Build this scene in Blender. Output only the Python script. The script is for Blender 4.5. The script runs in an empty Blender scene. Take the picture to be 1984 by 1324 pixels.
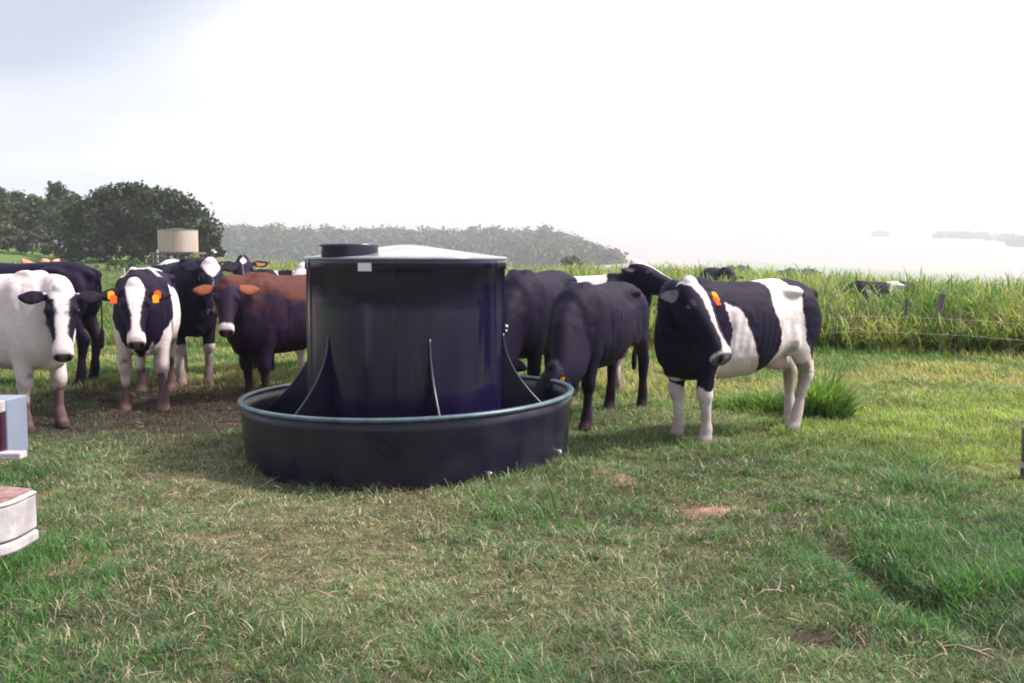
import bpy, math, random
import numpy as np
from mathutils import Vector, Matrix
R = math.radians
C = bpy.context.scene.collection
sc = bpy.context.scene

# ------------------------------------------------------------------ camera
EYE = 1.6
cam = bpy.data.objects.new('camera', bpy.data.cameras.new('camera'))
C.objects.link(cam)
cam.location = (0, 0, EYE)
cam.rotation_euler = (R(90 - 4.8), 0, 0)
cam.data.lens = 35; cam.data.sensor_width = 36
cam.data.clip_start = 0.05; cam.data.clip_end = 20000
sc.camera = cam

# ------------------------------------------------------------------ sky, sun, exposure
SUN_AZ, SUN_EL = 86, 50            # degrees clockwise from +Y (right, behind the herd)
w = bpy.data.worlds.new("World"); sc.world = w; w.use_nodes = True
nt = w.node_tree; nt.nodes.clear()
def N(t, **k):
    n = nt.nodes.new(t)
    for a, b in k.items(): setattr(n, a, b)
    return n
def L(a, b): nt.links.new(a, b)
def M_(op, a, b=None, c=None, clamp=False):
    n = N('ShaderNodeMath', operation=op); n.use_clamp = clamp
    for i, v in enumerate((a, b, c)):
        if v is None: continue
        if isinstance(v, (int, float)): n.inputs[i].default_value = v
        else: L(v, n.inputs[i])
    return n.outputs[0]
def MR(v, a, b, c=0.0, d=1.0):
    n = N('ShaderNodeMapRange', interpolation_type='SMOOTHSTEP'); L(v, n.inputs[0])
    for i, q in enumerate((a, b, c, d)): n.inputs[i + 1].default_value = q
    return n.outputs[0]
def MixC(f, a, b):
    n = N('ShaderNodeMix', data_type='RGBA')
    if isinstance(f, (int, float)): n.inputs[0].default_value = f
    else: L(f, n.inputs[0])
    for i, v in ((6, a), (7, b)):
        if isinstance(v, tuple): n.inputs[i].default_value = (*v, 1)
        else: L(v, n.inputs[i])
    return n.outputs[2]
out = N('ShaderNodeOutputWorld')
sky = N('ShaderNodeTexSky', sky_type='NISHITA'); sky.sun_disc = False
sky.sun_elevation = R(SUN_EL); sky.sun_rotation = R(SUN_AZ); sky.air_density = 1.2; sky.dust_density = 2.5
bg1 = N('ShaderNodeBackground'); L(sky.outputs[0], bg1.inputs[0]); bg1.inputs[1].default_value = 0.09
tc = N('ShaderNodeTexCoord'); sep = N('ShaderNodeSeparateXYZ'); L(tc.outputs['Generated'], sep.inputs[0])
X, Y, Z = sep.outputs
nz = N('ShaderNodeTexNoise'); nz.inputs['Scale'].default_value = 2.2; nz.inputs['Detail'].default_value = 7; nz.inputs['Distortion'].default_value = .6
mp = N('ShaderNodeMapping'); mp.inputs['Scale'].default_value = (1, 1, 2.6); L(tc.outputs['Generated'], mp.inputs[0]); L(mp.outputs[0], nz.inputs['Vector'])
noi = M_('SUBTRACT', nz.outputs[0], .5)
# a blue grey rain cloud up to the left, bright thin overcast elsewhere, duller behind the viewer
ya = M_('MAXIMUM', Y, .25)
zr = M_('ADD', M_('DIVIDE', Z, ya), M_('MULTIPLY', noi, .13)); xr = M_('ADD', M_('DIVIDE', X, ya), M_('MULTIPLY', noi, .38))
patch = M_('MULTIPLY', MR(zr, .168, .205), MR(M_('SUBTRACT', xr, M_('MULTIPLY', M_('SUBTRACT', zr, .26), 1.8)), -.17, -.36))
patch = M_('MULTIPLY', patch, MR(Z, .6, .35))
back = MR(M_('SUBTRACT', Y, M_('MULTIPLY', X, .35)), .25, -.4)
whiteC = MixC(MR(Z, .0, .14), (.50, .465, .515), (.66, .65, .60))
veil = MixC(M_('MULTIPLY', MR(M_('MULTIPLY', X, -1), .12, .40), MR(noi, -.06, .10)), whiteC, (.41, .43, .54))
veil = MixC(M_('MULTIPLY', MR(zr, .105, .06), MR(xr, -.28, -.42)), veil, (.33, .36, .50))
col = MixC(M_('MULTIPLY', patch, .93), veil, (.215, .245, .335))
col = MixC(back, col, (.25, .26, .34))
dsun = N('ShaderNodeVectorMath', operation='DOT_PRODUCT'); L(tc.outputs['Generated'], dsun.inputs[0])
dsun.inputs[1].default_value = (math.sin(R(SUN_AZ)) * math.cos(R(SUN_EL)), math.cos(R(SUN_AZ)) * math.cos(R(SUN_EL)), math.sin(R(SUN_EL)))
glow = M_('MULTIPLY', M_('POWER', M_('MAXIMUM', dsun.outputs['Value'], 0.0), 5.0), 1.3)
bg2 = N('ShaderNodeBackground'); L(col, bg2.inputs[0]); L(M_('ADD', glow, 1.0), bg2.inputs[1])
mixs = N('ShaderNodeMixShader'); mixs.inputs[0].default_value = .90
L(bg1.outputs[0], mixs.inputs[1]); L(bg2.outputs[0], mixs.inputs[2]); L(mixs.outputs[0], out.inputs[0])

sd = bpy.data.lights.new('sun', 'SUN'); sun = bpy.data.objects.new('sun', sd); C.objects.link(sun)
sd.energy = 3.6; sd.angle = R(9); sd.color = (1, .93, .84)
sv = Vector((math.sin(R(SUN_AZ)) * math.cos(R(SUN_EL)), math.cos(R(SUN_AZ)) * math.cos(R(SUN_EL)), math.sin(R(SUN_EL))))
sun.rotation_euler = sv.to_track_quat('Z', 'Y').to_euler()
sc.view_settings.view_transform = 'Standard'; sc.view_settings.look = 'None'
sc.view_settings.gamma = 1; sc.view_settings.exposure = 1.05; sc.view_settings.use_curve_mapping = False
sc.render.engine = 'CYCLES'
sc.cycles.use_denoising = True
sc.cycles.max_bounces = 6; sc.cycles.diffuse_bounces = 3; sc.cycles.glossy_bounces = 3
sc.cycles.transmission_bounces = 3; sc.cycles.volume_bounces = 1; sc.cycles.transparent_max_bounces = 4
sc.cycles.filter_width = 1.9

rng = np.random.default_rng(7); random.seed(7)

# ------------------------------------------------------------------ numeric noise
def _h(ix, iy, iz, s):
    n = (ix * 374761393 + iy * 668265263 + iz * 1442695041 + s * 982451653) & 0xffffffff
    n = ((n ^ (n >> 13)) * 1274126177) & 0xffffffff
    return ((n ^ (n >> 16)) & 0xffff) / 65535.0
def vn(p, f=1.0, s=0):
    p = np.asarray(p, float) * f
    if p.shape[1] == 2: p = np.c_[p, np.zeros(len(p))]
    i = np.floor(p).astype(np.int64); t = p - i; t = t * t * (3 - 2 * t)
    r = 0
    for dx in (0, 1):
        for dy in (0, 1):
            for dz in (0, 1):
                wgt = (t[:, 0] if dx else 1 - t[:, 0]) * (t[:, 1] if dy else 1 - t[:, 1]) * (t[:, 2] if dz else 1 - t[:, 2])
                r = r + wgt * _h(i[:, 0] + dx, i[:, 1] + dy, i[:, 2] + dz, s)
    return r
def fbm(p, f=1.0, s=0, o=3):
    r = 0; a = .5; t = 0
    for k in range(o):
        r = r + a * vn(p, f * 2 ** k, s + k * 17); t += a; a *= .5
    return r / t
def ss(x, a, b):
    t = np.clip((x - a) / (b - a), 0, 1); return t * t * (3 - 2 * t)
def wx(px, D): return (px - 992) / 1929 * D        # photo column -> metres across at distance D

# ------------------------------------------------------------------ tags, meshes
def tag(o, label=None, cat=None, group=None, kind=None):
    if label: o['label'] = label
    if cat: o['category'] = cat
    if group: o['group'] = group
    if kind: o['kind'] = kind
    return o
def empty(name, loc, rz=0):
    o = bpy.data.objects.new(name, None); C.objects.link(o); o.location = loc; o.rotation_euler = (0, 0, rz)
    o.empty_display_size = .2
    return o
class MB:
    def __init__(s): s.v = []; s.f = []
    def add(s, v, f):
        b = len(s.v); s.v += [tuple(map(float, q)) for q in v]; s.f += [tuple(i + b for i in q) for q in f]
    def box(s, c, d, rz=0, tilt=None):
        M = Matrix.Translation(c) @ Matrix.Rotation(rz, 4, 'Z') @ (tilt.to_4x4() if tilt else Matrix.Identity(4))
        v = [M @ Vector((x * d[0] / 2, y * d[1] / 2, z * d[2] / 2)) for x in (-1, 1) for y in (-1, 1) for z in (-1, 1)]
        s.add(v, [(0, 1, 3, 2), (4, 6, 7, 5), (0, 4, 5, 1), (2, 3, 7, 6), (0, 2, 6, 4), (1, 5, 7, 3)])
    def tube(s, pts, rad, n=8, cap=True):
        pts = [Vector(p) for p in pts]; rad = [rad] * len(pts) if isinstance(rad, (int, float)) else rad
        rings = []; ref = None
        for i, p in enumerate(pts):
            t = (pts[min(i + 1, len(pts) - 1)] - pts[max(i - 1, 0)]).normalized()
            if ref is None: ref = Vector((0, 0, 1)) if abs(t.z) < .9 else Vector((1, 0, 0))
            u = t.cross(ref).normalized(); v = u.cross(t).normalized(); ref = v if abs(t.dot(ref)) > .95 else ref
            rings.append([p + (u * math.cos(a) + v * math.sin(a)) * rad[i] for a in (2 * math.pi * k / n for k in range(n))])
        vs = [q for r in rings for q in r]; fs = []
        for i in range(len(pts) - 1):
            for k in range(n):
                fs.append((i * n + k, i * n + (k + 1) % n, (i + 1) * n + (k + 1) % n, (i + 1) * n + k))
        if cap: fs += [tuple(range(n))[::-1], tuple((len(pts) - 1) * n + k for k in range(n))]
        s.add(vs, fs)
    def revolve(s, prof, n=96, fn=None, closed=False):
        vs = []
        for k in range(n):
            a = 2 * math.pi * k / n
            for r, z in prof:
                q = (r * math.cos(a), r * math.sin(a), z)
                vs.append(fn(q, a) if fn else q)
        m_ = len(prof); fs = []
        for k in range(n):
            k2 = (k + 1) % n
            for i in range(m_ - (0 if closed else 1)):
                j = (i + 1) % m_
                fs.append((k * m_ + i, k2 * m_ + i, k2 * m_ + j, k * m_ + j))
        s.add(vs, fs)
    def build(s, name, mat, parent=None, smooth=False, bevel=0):
        me = bpy.data.meshes.new(name); me.from_pydata(s.v, [], s.f); me.update()
        if smooth: me.shade_smooth()
        o = bpy.data.objects.new(name, me); C.objects.link(o)
        if mat: me.materials.append(mat)
        if parent: o.parent = parent
        if bevel:
            b = o.modifiers.new('bevel', 'BEVEL'); b.width = bevel; b.segments = 2; b.limit_method = 'ANGLE'
        return o
def np_mesh(name, V, tris=None, quads=None, col=None, mat=None, smooth=True):
    me = bpy.data.meshes.new(name); V = np.asarray(V, np.float32)
    me.vertices.add(len(V)); me.vertices.foreach_set('co', V.ravel())
    parts = []; sizes = []
    if quads is not None and len(quads): parts.append(np.asarray(quads, np.int32).ravel()); sizes.append(np.full(len(quads), 4, np.int32))
    if tris is not None and len(tris): parts.append(np.asarray(tris, np.int32).ravel()); sizes.append(np.full(len(tris), 3, np.int32))
    idx = np.concatenate(parts); sz = np.concatenate(sizes)
    me.loops.add(len(idx)); me.loops.foreach_set('vertex_index', idx)
    me.polygons.add(len(sz)); st = np.concatenate([[0], np.cumsum(sz)[:-1]]).astype(np.int32)
    me.polygons.foreach_set('loop_start', st); me.polygons.foreach_set('loop_total', sz)
    me.update(calc_edges=True)
    if smooth: me.shade_smooth()
    if col is not None:
        a = me.color_attributes.new('Col', 'FLOAT_COLOR', 'POINT')
        cc = np.ones((len(V), 4), np.float32); cc[:, :3] = col; a.data.foreach_set('color', cc.ravel())
    if mat: me.materials.append(mat)
    o = bpy.data.objects.new(name, me); C.objects.link(o)
    return o

# ------------------------------------------------------------------ materials
def mat(name, col=(.5, .5, .5), rough=.6, spec=.5, noise=0, nscale=8, bump=0, bscale=40, metal=0, attr=False, col2=None, coat=0, stretch=None, rnoise=0):
    m = bpy.data.materials.new(name); m.use_nodes = True; t = m.node_tree; b = t.nodes['Principled BSDF']
    b.inputs['Roughness'].default_value = rough; b.inputs['Specular IOR Level'].default_value = spec
    b.inputs['Metallic'].default_value = metal; b.inputs['Coat Weight'].default_value = coat
    tcn = t.nodes.new('ShaderNodeTexCoord'); src = tcn.outputs['Object']
    if stretch:
        mpn = t.nodes.new('ShaderNodeMapping'); mpn.inputs['Scale'].default_value = stretch; t.links.new(src, mpn.inputs[0]); src = mpn.outputs[0]
    base = None
    if attr:
        a = t.nodes.new('ShaderNodeAttribute'); a.attribute_name = 'Col'; base = a.outputs['Color']
    if noise or col2:
        n = t.nodes.new('ShaderNodeTexNoise'); n.inputs['Scale'].default_value = nscale; n.inputs['Detail'].default_value = 6
        t.links.new(src, n.inputs['Vector'])
        r = t.nodes.new('ShaderNodeMapRange'); t.links.new(n.outputs[0], r.inputs[0]); r.inputs[1].default_value = .35; r.inputs[2].default_value = .65
        x = t.nodes.new('ShaderNodeMix'); x.data_type = 'RGBA'
        if col2 is not None:
            t.links.new(r.outputs[0], x.inputs[0]); x.inputs[6].default_value = (*col, 1); x.inputs[7].default_value = (*col2, 1)
        else:
            x.blend_type = 'MULTIPLY'; x.inputs[0].default_value = 1
            r.inputs[3].default_value = 1 - noise; r.inputs[4].default_value = 1 + noise
            if base is not None: t.links.new(base, x.inputs[6])
            else: x.inputs[6].default_value = (*col, 1)
            t.links.new(r.outputs[0], x.inputs[7])
        base = x.outputs[2]
        if rnoise:
            r2 = t.nodes.new('ShaderNodeMapRange'); t.links.new(n.outputs[0], r2.inputs[0]); r2.inputs[1].default_value = .3; r2.inputs[2].default_value = .7
            r2.inputs[3].default_value = max(.02, rough - rnoise); r2.inputs[4].default_value = rough + rnoise; t.links.new(r2.outputs[0], b.inputs['Roughness'])
    if base is not None: t.links.new(base, b.inputs['Base Color'])
    else: b.inputs['Base Color'].default_value = (*col, 1)
    if bump:
        n = t.nodes.new('ShaderNodeTexNoise'); n.inputs['Scale'].default_value = bscale; n.inputs['Detail'].default_value = 4
        t.links.new(src, n.inputs['Vector'])
        bn = t.nodes.new('ShaderNodeBump'); bn.inputs['Strength'].default_value = bump; bn.inputs['Distance'].default_value = .02
        t.links.new(n.outputs[0], bn.inputs['Height']); t.links.new(bn.outputs[0], b.inputs['Normal'])
    return m
def leafmat(name, trans=.35, rough=.5):
    m = bpy.data.materials.new(name); m.use_nodes = True; t = m.node_tree; b = t.nodes['Principled BSDF']; o = t.nodes['Material Output']
    a = t.nodes.new('ShaderNodeAttribute'); a.attribute_name = 'Col'
    t.links.new(a.outputs['Color'], b.inputs['Base Color']); b.inputs['Roughness'].default_value = rough; b.inputs['Specular IOR Level'].default_value = .3
    tr = t.nodes.new('ShaderNodeBsdfTranslucent'); 
    mx = t.nodes.new('ShaderNodeMix'); mx.data_type = 'RGBA'; mx.blend_type = 'MULTIPLY'; mx.inputs[0].default_value = 1
    t.links.new(a.outputs['Color'], mx.inputs[6]); mx.inputs[7].default_value = (1.25, 1.5, .7, 1)
    t.links.new(mx.outputs[2], tr.inputs[0])
    ms = t.nodes.new('ShaderNodeMixShader'); ms.inputs[0].default_value = trans
    t.links.new(b.outputs[0], ms.inputs[1]); t.links.new(tr.outputs[0], ms.inputs[2]); t.links.new(ms.outputs[0], o.inputs[0])
    return m
M_tank = mat('dark_polyethylene', (.007, .004, .028), .19, .65, col2=(.013, .008, .038), nscale=5, stretch=(1, 1, .25), rnoise=.06)
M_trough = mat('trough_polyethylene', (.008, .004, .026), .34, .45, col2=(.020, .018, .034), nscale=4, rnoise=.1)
M_rim = mat('sky_sheen_rim', (.065, .11, .14), .38, .6, noise=.3, nscale=12, bump=.1)  # blue-grey base paints in the sky reflection on the dark plastic lip
M_fin = mat('fin_plastic', (.010, .007, .028), .32, .5)
M_hatch = mat('hatch_plastic', (.045, .045, .085), .3, .6, noise=.15)
M_edge = mat('fin_lip', (.04, .045, .09), .3, .6)
M_lid = mat('roof_plastic', (.30, .29, .33), .12, .6, noise=.1)  # base raised so the dark roof carries the sky glare in its colour
M_plate = mat('plate_white', (.78, .74, .78), .5, noise=.06, nscale=60)
M_coat = mat('hide', attr=True, rough=.62, spec=.13, noise=.08, nscale=60, bump=.30, bscale=130)
M_eye = mat('eye_gloss', (.006, .004, .012), .08, .8)
M_tagy = mat('tag_yellow', (.70, .30, .01), .8, .1)
M_tago = mat('tag_orange', (.75, .09, .02), .8, .1)
M_ground = mat('pasture_soil', attr=True, rough=.95, spec=.1, noise=.35, nscale=9, bump=.9, bscale=14)
M_grass = leafmat('grass_blades', .38); M_leaf = leafmat('tree_leaves', .22, .55); M_twig = mat('dry_twig_bark', (.42, .31, .25), .9, .1, noise=.3, nscale=30)
M_straw = mat('dry_straw', attr=True, rough=.8, spec=.1)
M_bark = mat('bark', (.09, .065, .06), .9, .1, noise=.4, nscale=5, bump=.6, bscale=20, stretch=(1, 1, .2))
M_pale_wood = mat('pale_timber', (.46, .42, .42), .85, .1, noise=.3, nscale=6, bump=.4)
M_grey_wood = mat('weathered_timber', (.16, .13, .14), .9, .1, noise=.4, nscale=6, bump=.4, stretch=(1, 1, .2))
M_wire = mat('galvanised_wire', (.40, .40, .42), .45, .5, metal=.5)
M_rust = mat('stained_concrete', (.55, .47, .46), .85, .2, col2=(.44, .33, .29), nscale=1.1, bump=.2, stretch=(1.6, 1.6, .25))
M_bumper = mat('chalky_white_paint', (.46, .42, .44), .6, .3, noise=.22, nscale=9, bump=.15, bscale=30)
M_dust = mat('dusty_top', (.26, .16, .16), .9, .1, noise=.35, nscale=18, bump=.3)
M_bluegrey = mat('blue_grey_paint', (.22, .25, .34), .35, .5, noise=.06, nscale=5)
M_lens = mat('red_lens', (.05, .008, .03), .3, .6)
M_roof = mat('white_sheet_roof', (.75, .74, .78), .5, noise=.1)
M_wall = mat('grey_wall', (.25, .23, .25), .8)
M_water = mat('trough_water', (.008, .006, .02), .06, .5, bump=.08, bscale=6)

# ------------------------------------------------------------------ terrain
def rut(x, y): return np.exp(-(((x - 1.86) + .19 * (y - 4.75)) / .11) ** 2 - ((y - 4.75) / .50) ** 2)
def height(x, y):
    x = np.asarray(x, float); y = np.asarray(y, float); P = np.c_[x.ravel(), y.ravel()]
    d = np.hypot(x, y)
    near = (fbm(P, .45, 3).reshape(x.shape) - .5) * .10 * ss(d, 1, 5) + (fbm(P, 1.9, 9, 2).reshape(x.shape) - .5) * .085 + (fbm(P, 4.3, 19, 1).reshape(x.shape) - .5) * .030
    # hollow in the pasture at the lower right of the view, mound beyond it
    near = near - .17 * rut(x, y) - .07 * np.exp(-((x - 1.35) / .2) ** 2 - ((y - 4.15) / .16) ** 2)
    near = near * (1 - ss(d, 60, 120))
    ang = x / np.maximum(y, 1)
    leftm = 1 - ss(ang, -.32, -.1)
    rise = leftm * (1.5 * ss(y, 40, 110) + 1.6 * ss(-x, 38, 60) * ss(y, 45, 110))
    mid = (1 - leftm) * (.12 * ss(y, 20, 60) - .5 * ss(ang, .15, .5) * ss(y, 18, 45))
    crest = 62 - 18 * ss(ang, .1, .5) + 65 * leftm
    fall = -np.minimum(np.maximum(y - crest, 0) * .11, 22.0) * (y > 0)
    far = np.where(y > 0, 1.0, 0) * (16 * ss(y, 330, 900) + 34 * ss(y, 800, 1700) + 125 * ss(y, 1500, 3600))
    pink = 20 * np.exp(-((y - 430) / 140) ** 2 - ((x - 62) / 75) ** 2)
    hill = 20 * ss(y, 430, 640) * (1 - ss(y, 900, 1300)) * (1 - ss(ang, .030, .118)) * (.92 + .16 * fbm(P, .006, 31).reshape(x.shape))
    rough = (fbm(P, .004, 5).reshape(x.shape) - .5) * 26 * ss(d, 700, 2500)
    return near + rise + mid + fall + far + pink + hill + rough
def axis(lo, hi, step, far, n):
    c = list(np.arange(lo, hi + 1e-6, step)); g = 1.075; a = [hi]; s_ = step
    while a[-1] < far: s_ *= g; a.append(a[-1] + s_)
    b = [lo]; s_ = step
    while b[-1] > -far * n: s_ *= g; b.append(b[-1] - s_)
    return np.array(b[:0:-1] + c + a[1:])
def fields(x, y):
    """how lush, how strawy, how bare the pasture is at each place"""
    P = np.c_[x, y]
    n1 = fbm(P, .55, 41); n2 = fbm(P, 1.6, 51); n3 = fbm(P, 3.2, 61)
    g = lambda cx, cy, rx, ry: np.exp(-((x - cx) / rx) ** 2 - ((y - cy) / ry) ** 2)
    lush = 1.1 * g(2.6, 5.2, 1.3, 1.2) + .9 * g(-2.9, 4.6, 1.3, 1.2) + .45 * g(.4, 6.0, .7, .5) + .5 * g(-3.6, 7.2, .8, .9) + .5 * g(2.9, 7.6, 1.0, .8) + (n2 - .45) * 1.1
    sunny = g(4.6, 9.8, 2.2, 2.6) + .8 * g(7, 11.5, 3, 3) + .4 * g(3.8, 8.4, 1.2, 1.0)
    straw = .45 * g(.1, 6.6, 2.6, .9) + .25 * g(-1.6, 5.6, 1.3, 1.2) + .25 * g(.2, 4.9, 1.6, 1.0) + .9 * g(4.6, 12.4, 1.9, .8) + .5 * g(-2.4, 7.6, .8, 1) + (n1 - .5) * .9
    bare = 1.4 * g(1.28, 6.12, .20, .10) + .8 * ss(n3, .74, .82) + .8 * g(7.0, 13.0, .9, .5) + .9 * g(4.9, 12.9, 1.3, .35) * ss(n3, .4, .6) + .35 * g(-3.3, 10.3, 1.9, 1.5) * ss(n2, .35, .6) + .6 * g(1.35, 4.15, .2, .14) + .8 * rut(x, y)
    return np.clip(lush, 0, 1.2), np.clip(sunny, 0, 1), np.clip(straw, 0, 1), np.clip(bare, 0, 1)
gx = axis(-9, 9, .11, 5200, 1); gy = axis(2, 17, .11, 5200, .6)
GX, GY = np.meshgrid(gx, gy); GZ = height(GX, GY)
V = np.c_[GX.ravel(), GY.ravel(), GZ.ravel()]
nx, ny = len(gx), len(gy); i = np.arange(ny - 1)[:, None] * nx + np.arange(nx - 1)[None]
Q = np.stack([i, i + 1, i + nx + 1, i + nx], -1).reshape(-1, 4)
x_, y_ = V[:, 0], V[:, 1]
lush, sunny, straw, bare = fields(x_, y_)
d_ = np.hypot(x_, y_)
def mixv(a, b, t): return a * (1 - t[:, None]) + b * t[:, None]
gcol = np.tile(np.array([.08, .095, .045]), (len(V), 1))
gcol = mixv(gcol, np.array([.03, .05, .022]), np.clip(lush, 0, 1)); gcol = mixv(gcol, np.array([.13, .15, .03]), sunny)
gcol = mixv(gcol, np.array([.19, .14, .09]), straw * .6)
gcol = mixv(gcol, np.array([.30, .17, .14]), bare)
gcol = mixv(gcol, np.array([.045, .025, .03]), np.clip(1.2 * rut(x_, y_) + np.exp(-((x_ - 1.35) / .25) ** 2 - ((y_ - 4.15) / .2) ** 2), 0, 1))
herd_shade = np.exp(-((x_ + 3.1) / 3.0) ** 4 - ((y_ - 10.5) / 1.9) ** 4); gcol = mixv(gcol, np.array([.035, .022, .026]), np.clip(herd_shade * 1.1, 0, .85))  # shade under the left-hand cattle, painted dark into the soil colour
farpast = np.array([.10, .155, .045]); gcol = mixv(gcol, farpast, ss(d_, 14, 26))
ptch = fbm(np.c_[x_, y_], .0045, 77, 2)
valley = mixv(np.tile(np.array([.33, .28, .285]), (len(V), 1)), np.array([.33, .31, .28]), ss(ptch, .42, .5)); valley = mixv(valley, np.array([.22, .26, .18]), ss(ptch, .6, .64))
gcol = mixv(gcol, valley, ss(y_, 180, 260))
gcol = mixv(gcol, np.array([.05, .07, .045]), ss(y_, 440, 520) * (1 - ss(y_, 1100, 1300)) * (1 - ss(x_, 70, 110)))
ground = np_mesh('ground', V, quads=Q, col=gcol, mat=M_ground); tag(ground, 'rolling cattle pasture falling away to a pale hazy valley', kind='structure')
def hz(x, y): return float(height(np.array([[x]]), np.array([[y]]))[0, 0])

# ------------------------------------------------------------------ water tank with ring trough
TX, TY = -.855, 8.1
TZ = hz(TX, TY)
def build_tank():
    root = empty('trough_tank', (TX, TY, TZ))
    tag(root, 'dark plastic water tank with low conical roof standing in its round drinking trough', 'water tank')
    H = 1.6 - TZ; RT = .80
    ridges = [(-89, .012, 1.6), (-152, .011, 1.3), (-161, .010, 1.3), (-24, .007, 1.4), (60, .008, 1.4), (120, .008, 1.4)]
    def rr(q, a):
        dg = math.degrees(a); dg = dg - 360 if dg > 180 else dg; r = math.hypot(q[0], q[1]); e = 0
        for c_, h_, s_ in ridges: e += h_ * math.exp(-((dg - c_) / s_) ** 2)
        e += .0025 * math.sin(a * 9 + 1.3) + .0015 * math.sin(a * 17 + q[2] * 2)
        k = 1 + e / .8
        return (q[0] * k, q[1] * k, q[2])
    z = lambda t: t * H
    b = MB(); b.revolve([(.80, .02), (.802, .3), (.80, .7), (.797, 1.2), (.795, H - .09), (.806, H - .085), (.806, H - .02), (.80, H - .005), (.78, H)], 480, rr)
    b.build('tank_wall', M_tank, root, smooth=True)
    b = MB(); b.revolve([(.812, H - .012), (.816, H - .002), (.806, H + .008), (.74, H + .014), (.5, H + .046), (.3, H + .074), (.14, H + .097), (.05, H + .106), (0.001, H + .107)], 96)
    b.build('roof', M_lid, root, smooth=True)
    # hatch on the roof
    hx, hy, hr = wx(676, 7.55) - TX, 7.62 - TY, .215
    b = MB(); b.revolve([(hr - .02, H + .01), (hr, H + .01), (hr, H + .085), (hr + .014, H + .088), (hr + .014, H + .103), (hr - .006, H + .108), (hr - .05, H + .100), (.001, H + .103)], 64, lambda q, a: (q[0] + hx, q[1] + hy, q[2]))
    hat = b.build('hatch', M_hatch, root, smooth=True); hat['label'] = 'round raised hatch collar on the roof'
    # white plate
    a = math.atan2(7.33 - TY, wx(708, 7.33) - TX); a0 = a
    b = MB(); n = 6
    vs = []; W2, zc, hh = .052 / .81, H - .062, .030
    for k in range(n + 1):
        t = a - W2 + 2 * W2 * k / n
        for r_ in (.800, .815):
            for zz in (zc - hh - .005, zc + hh - .005): vs.append((r_ * math.cos(t), r_ * math.sin(t), zz))
    fs = []
    for k in range(n):
        p = k * 4; q = p + 4; fs += [(p + 2, q + 2, q + 3, p + 3), (p, p + 1, q + 1, q), (p + 1, p + 3, q + 3, q + 1), (p, q, q + 2, p + 2)]
    fs += [(0, 2, 3, 1), (n * 4, n * 4 + 1, n * 4 + 3, n * 4 + 2)]
    b.add(vs, fs); b.build('name_plate', M_plate, root)
    # trough ring, its left a little lower than its right
    RO = 1.345
    def tilt(q, a):
        k = 1 + .006 * math.sin(3 * a + .6)
        zz = q[2]
        if zz > .3: zz += q[0] * .022 + .006 * math.sin(2 * a + 1)
        return (q[0] * k, q[1] * k, zz)
    b = MB(); b.revolve([(1.29, -.06), (1.305, .10), (1.32, .25), (1.332, .40), (RO, .478), (RO - .03, .478), (1.30, .40), (1.285, .2), (1.27, .05), (.79, .04)], 160, tilt)
    b.build('trough_wall', M_trough, root, smooth=True)
    b = MB(); m_ = 12
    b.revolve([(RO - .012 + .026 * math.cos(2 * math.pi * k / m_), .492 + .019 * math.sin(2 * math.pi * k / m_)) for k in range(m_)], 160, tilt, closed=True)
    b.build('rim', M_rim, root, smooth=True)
    b = MB(); b.revolve([(1.285, .215), (.79, .215)], 96); b.build('water', M_water, root)
    # six gusset fins
    for k in range(6):
        th = R(-90 + 18 + 60 * k); b = MB(); prof = []
        for j in range(17):
            t = j / 16; r_ = .79 + .43 * t ** 1.9 + .012; z_ = 1.0 - .66 * t
            prof.append((r_, z_))
        ca, sa = math.cos(th), math.sin(th); tx, ty = -sa, ca; e = .009
        vs = []
        for (r_, z_) in prof + [(1.24, .05)]:
            for (rr_, o_) in ((.785, -e), (.785, e), (r_, -e), (r_, e)): vs.append((rr_ * ca + tx * o_, rr_ * sa + ty * o_, z_))
        fs = []; n_ = len(prof) + 1
        for j in range(n_ - 1):
            p = j * 4; q = p + 4; fs += [(p, q, q + 2, p + 2), (p + 1, p + 3, q + 3, q + 1), (p + 2, q + 2, q + 3, p + 3)]
        fs += [(0, 2, 3, 1)]
        b.add(vs, fs); fin = b.build('gusset_fin', M_fin, root)
        b = MB(); b.tube([(r_ * ca, r_ * sa, z_) for r_, z_ in prof], .0085, 6); b.build('fin_edge', M_edge, fin, smooth=True)
    # bolt fittings low on the trough and at the fin head
    for (ang, r_, z_, s_) in ((-22, 1.315, .10, .022), (-58, 1.315, .07, .013), (10, .815, 1.03, .018), (14, .82, .99, .012)):
        a = R(ang - 0); b = MB(); c0 = Vector((r_ * math.cos(a), r_ * math.sin(a), z_)); dd = Vector((math.cos(a), math.sin(a), 0))
        b.tube([c0 - dd * .02, c0 + dd * .012, c0 + dd * .02], [s_, s_, s_ * .6], 10); b.build('bolt_cap', M_wire, root, smooth=True)
    return root
build_tank()

# ------------------------------------------------------------------ cattle
def loft(st, n=22, e=2.0):
    """st: (centre, side*half_width, up*half_height_top, up*half_height_bottom)"""
    vs = []; fs = []
    cs = [math.cos(2 * math.pi * k / n) for k in range(n)]; sn = [math.sin(2 * math.pi * k / n) for k in range(n)]
    sg = lambda q: math.copysign(abs(q) ** (2 / e), q)
    for c, S, U, D in st:
        for k in range(n):
            a, b = sg(cs[k]), sg(sn[k]); vs.append(c + S * a + (U if b > 0 else D) * b)
    m_ = len(st)
    for i in range(m_ - 1):
        for k in range(n): fs.append((i * n + k, i * n + (k + 1) % n, (i + 1) * n + (k + 1) % n, (i + 1) * n + k))
    vs += [st[0][0], st[-1][0]]
    for k in range(n):
        fs.append((m_ * n, (k + 1) % n, k)); fs.append((m_ * n + 1, (m_ - 1) * n + k, (m_ - 1) * n + (k + 1) % n))
    return vs, fs
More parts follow.
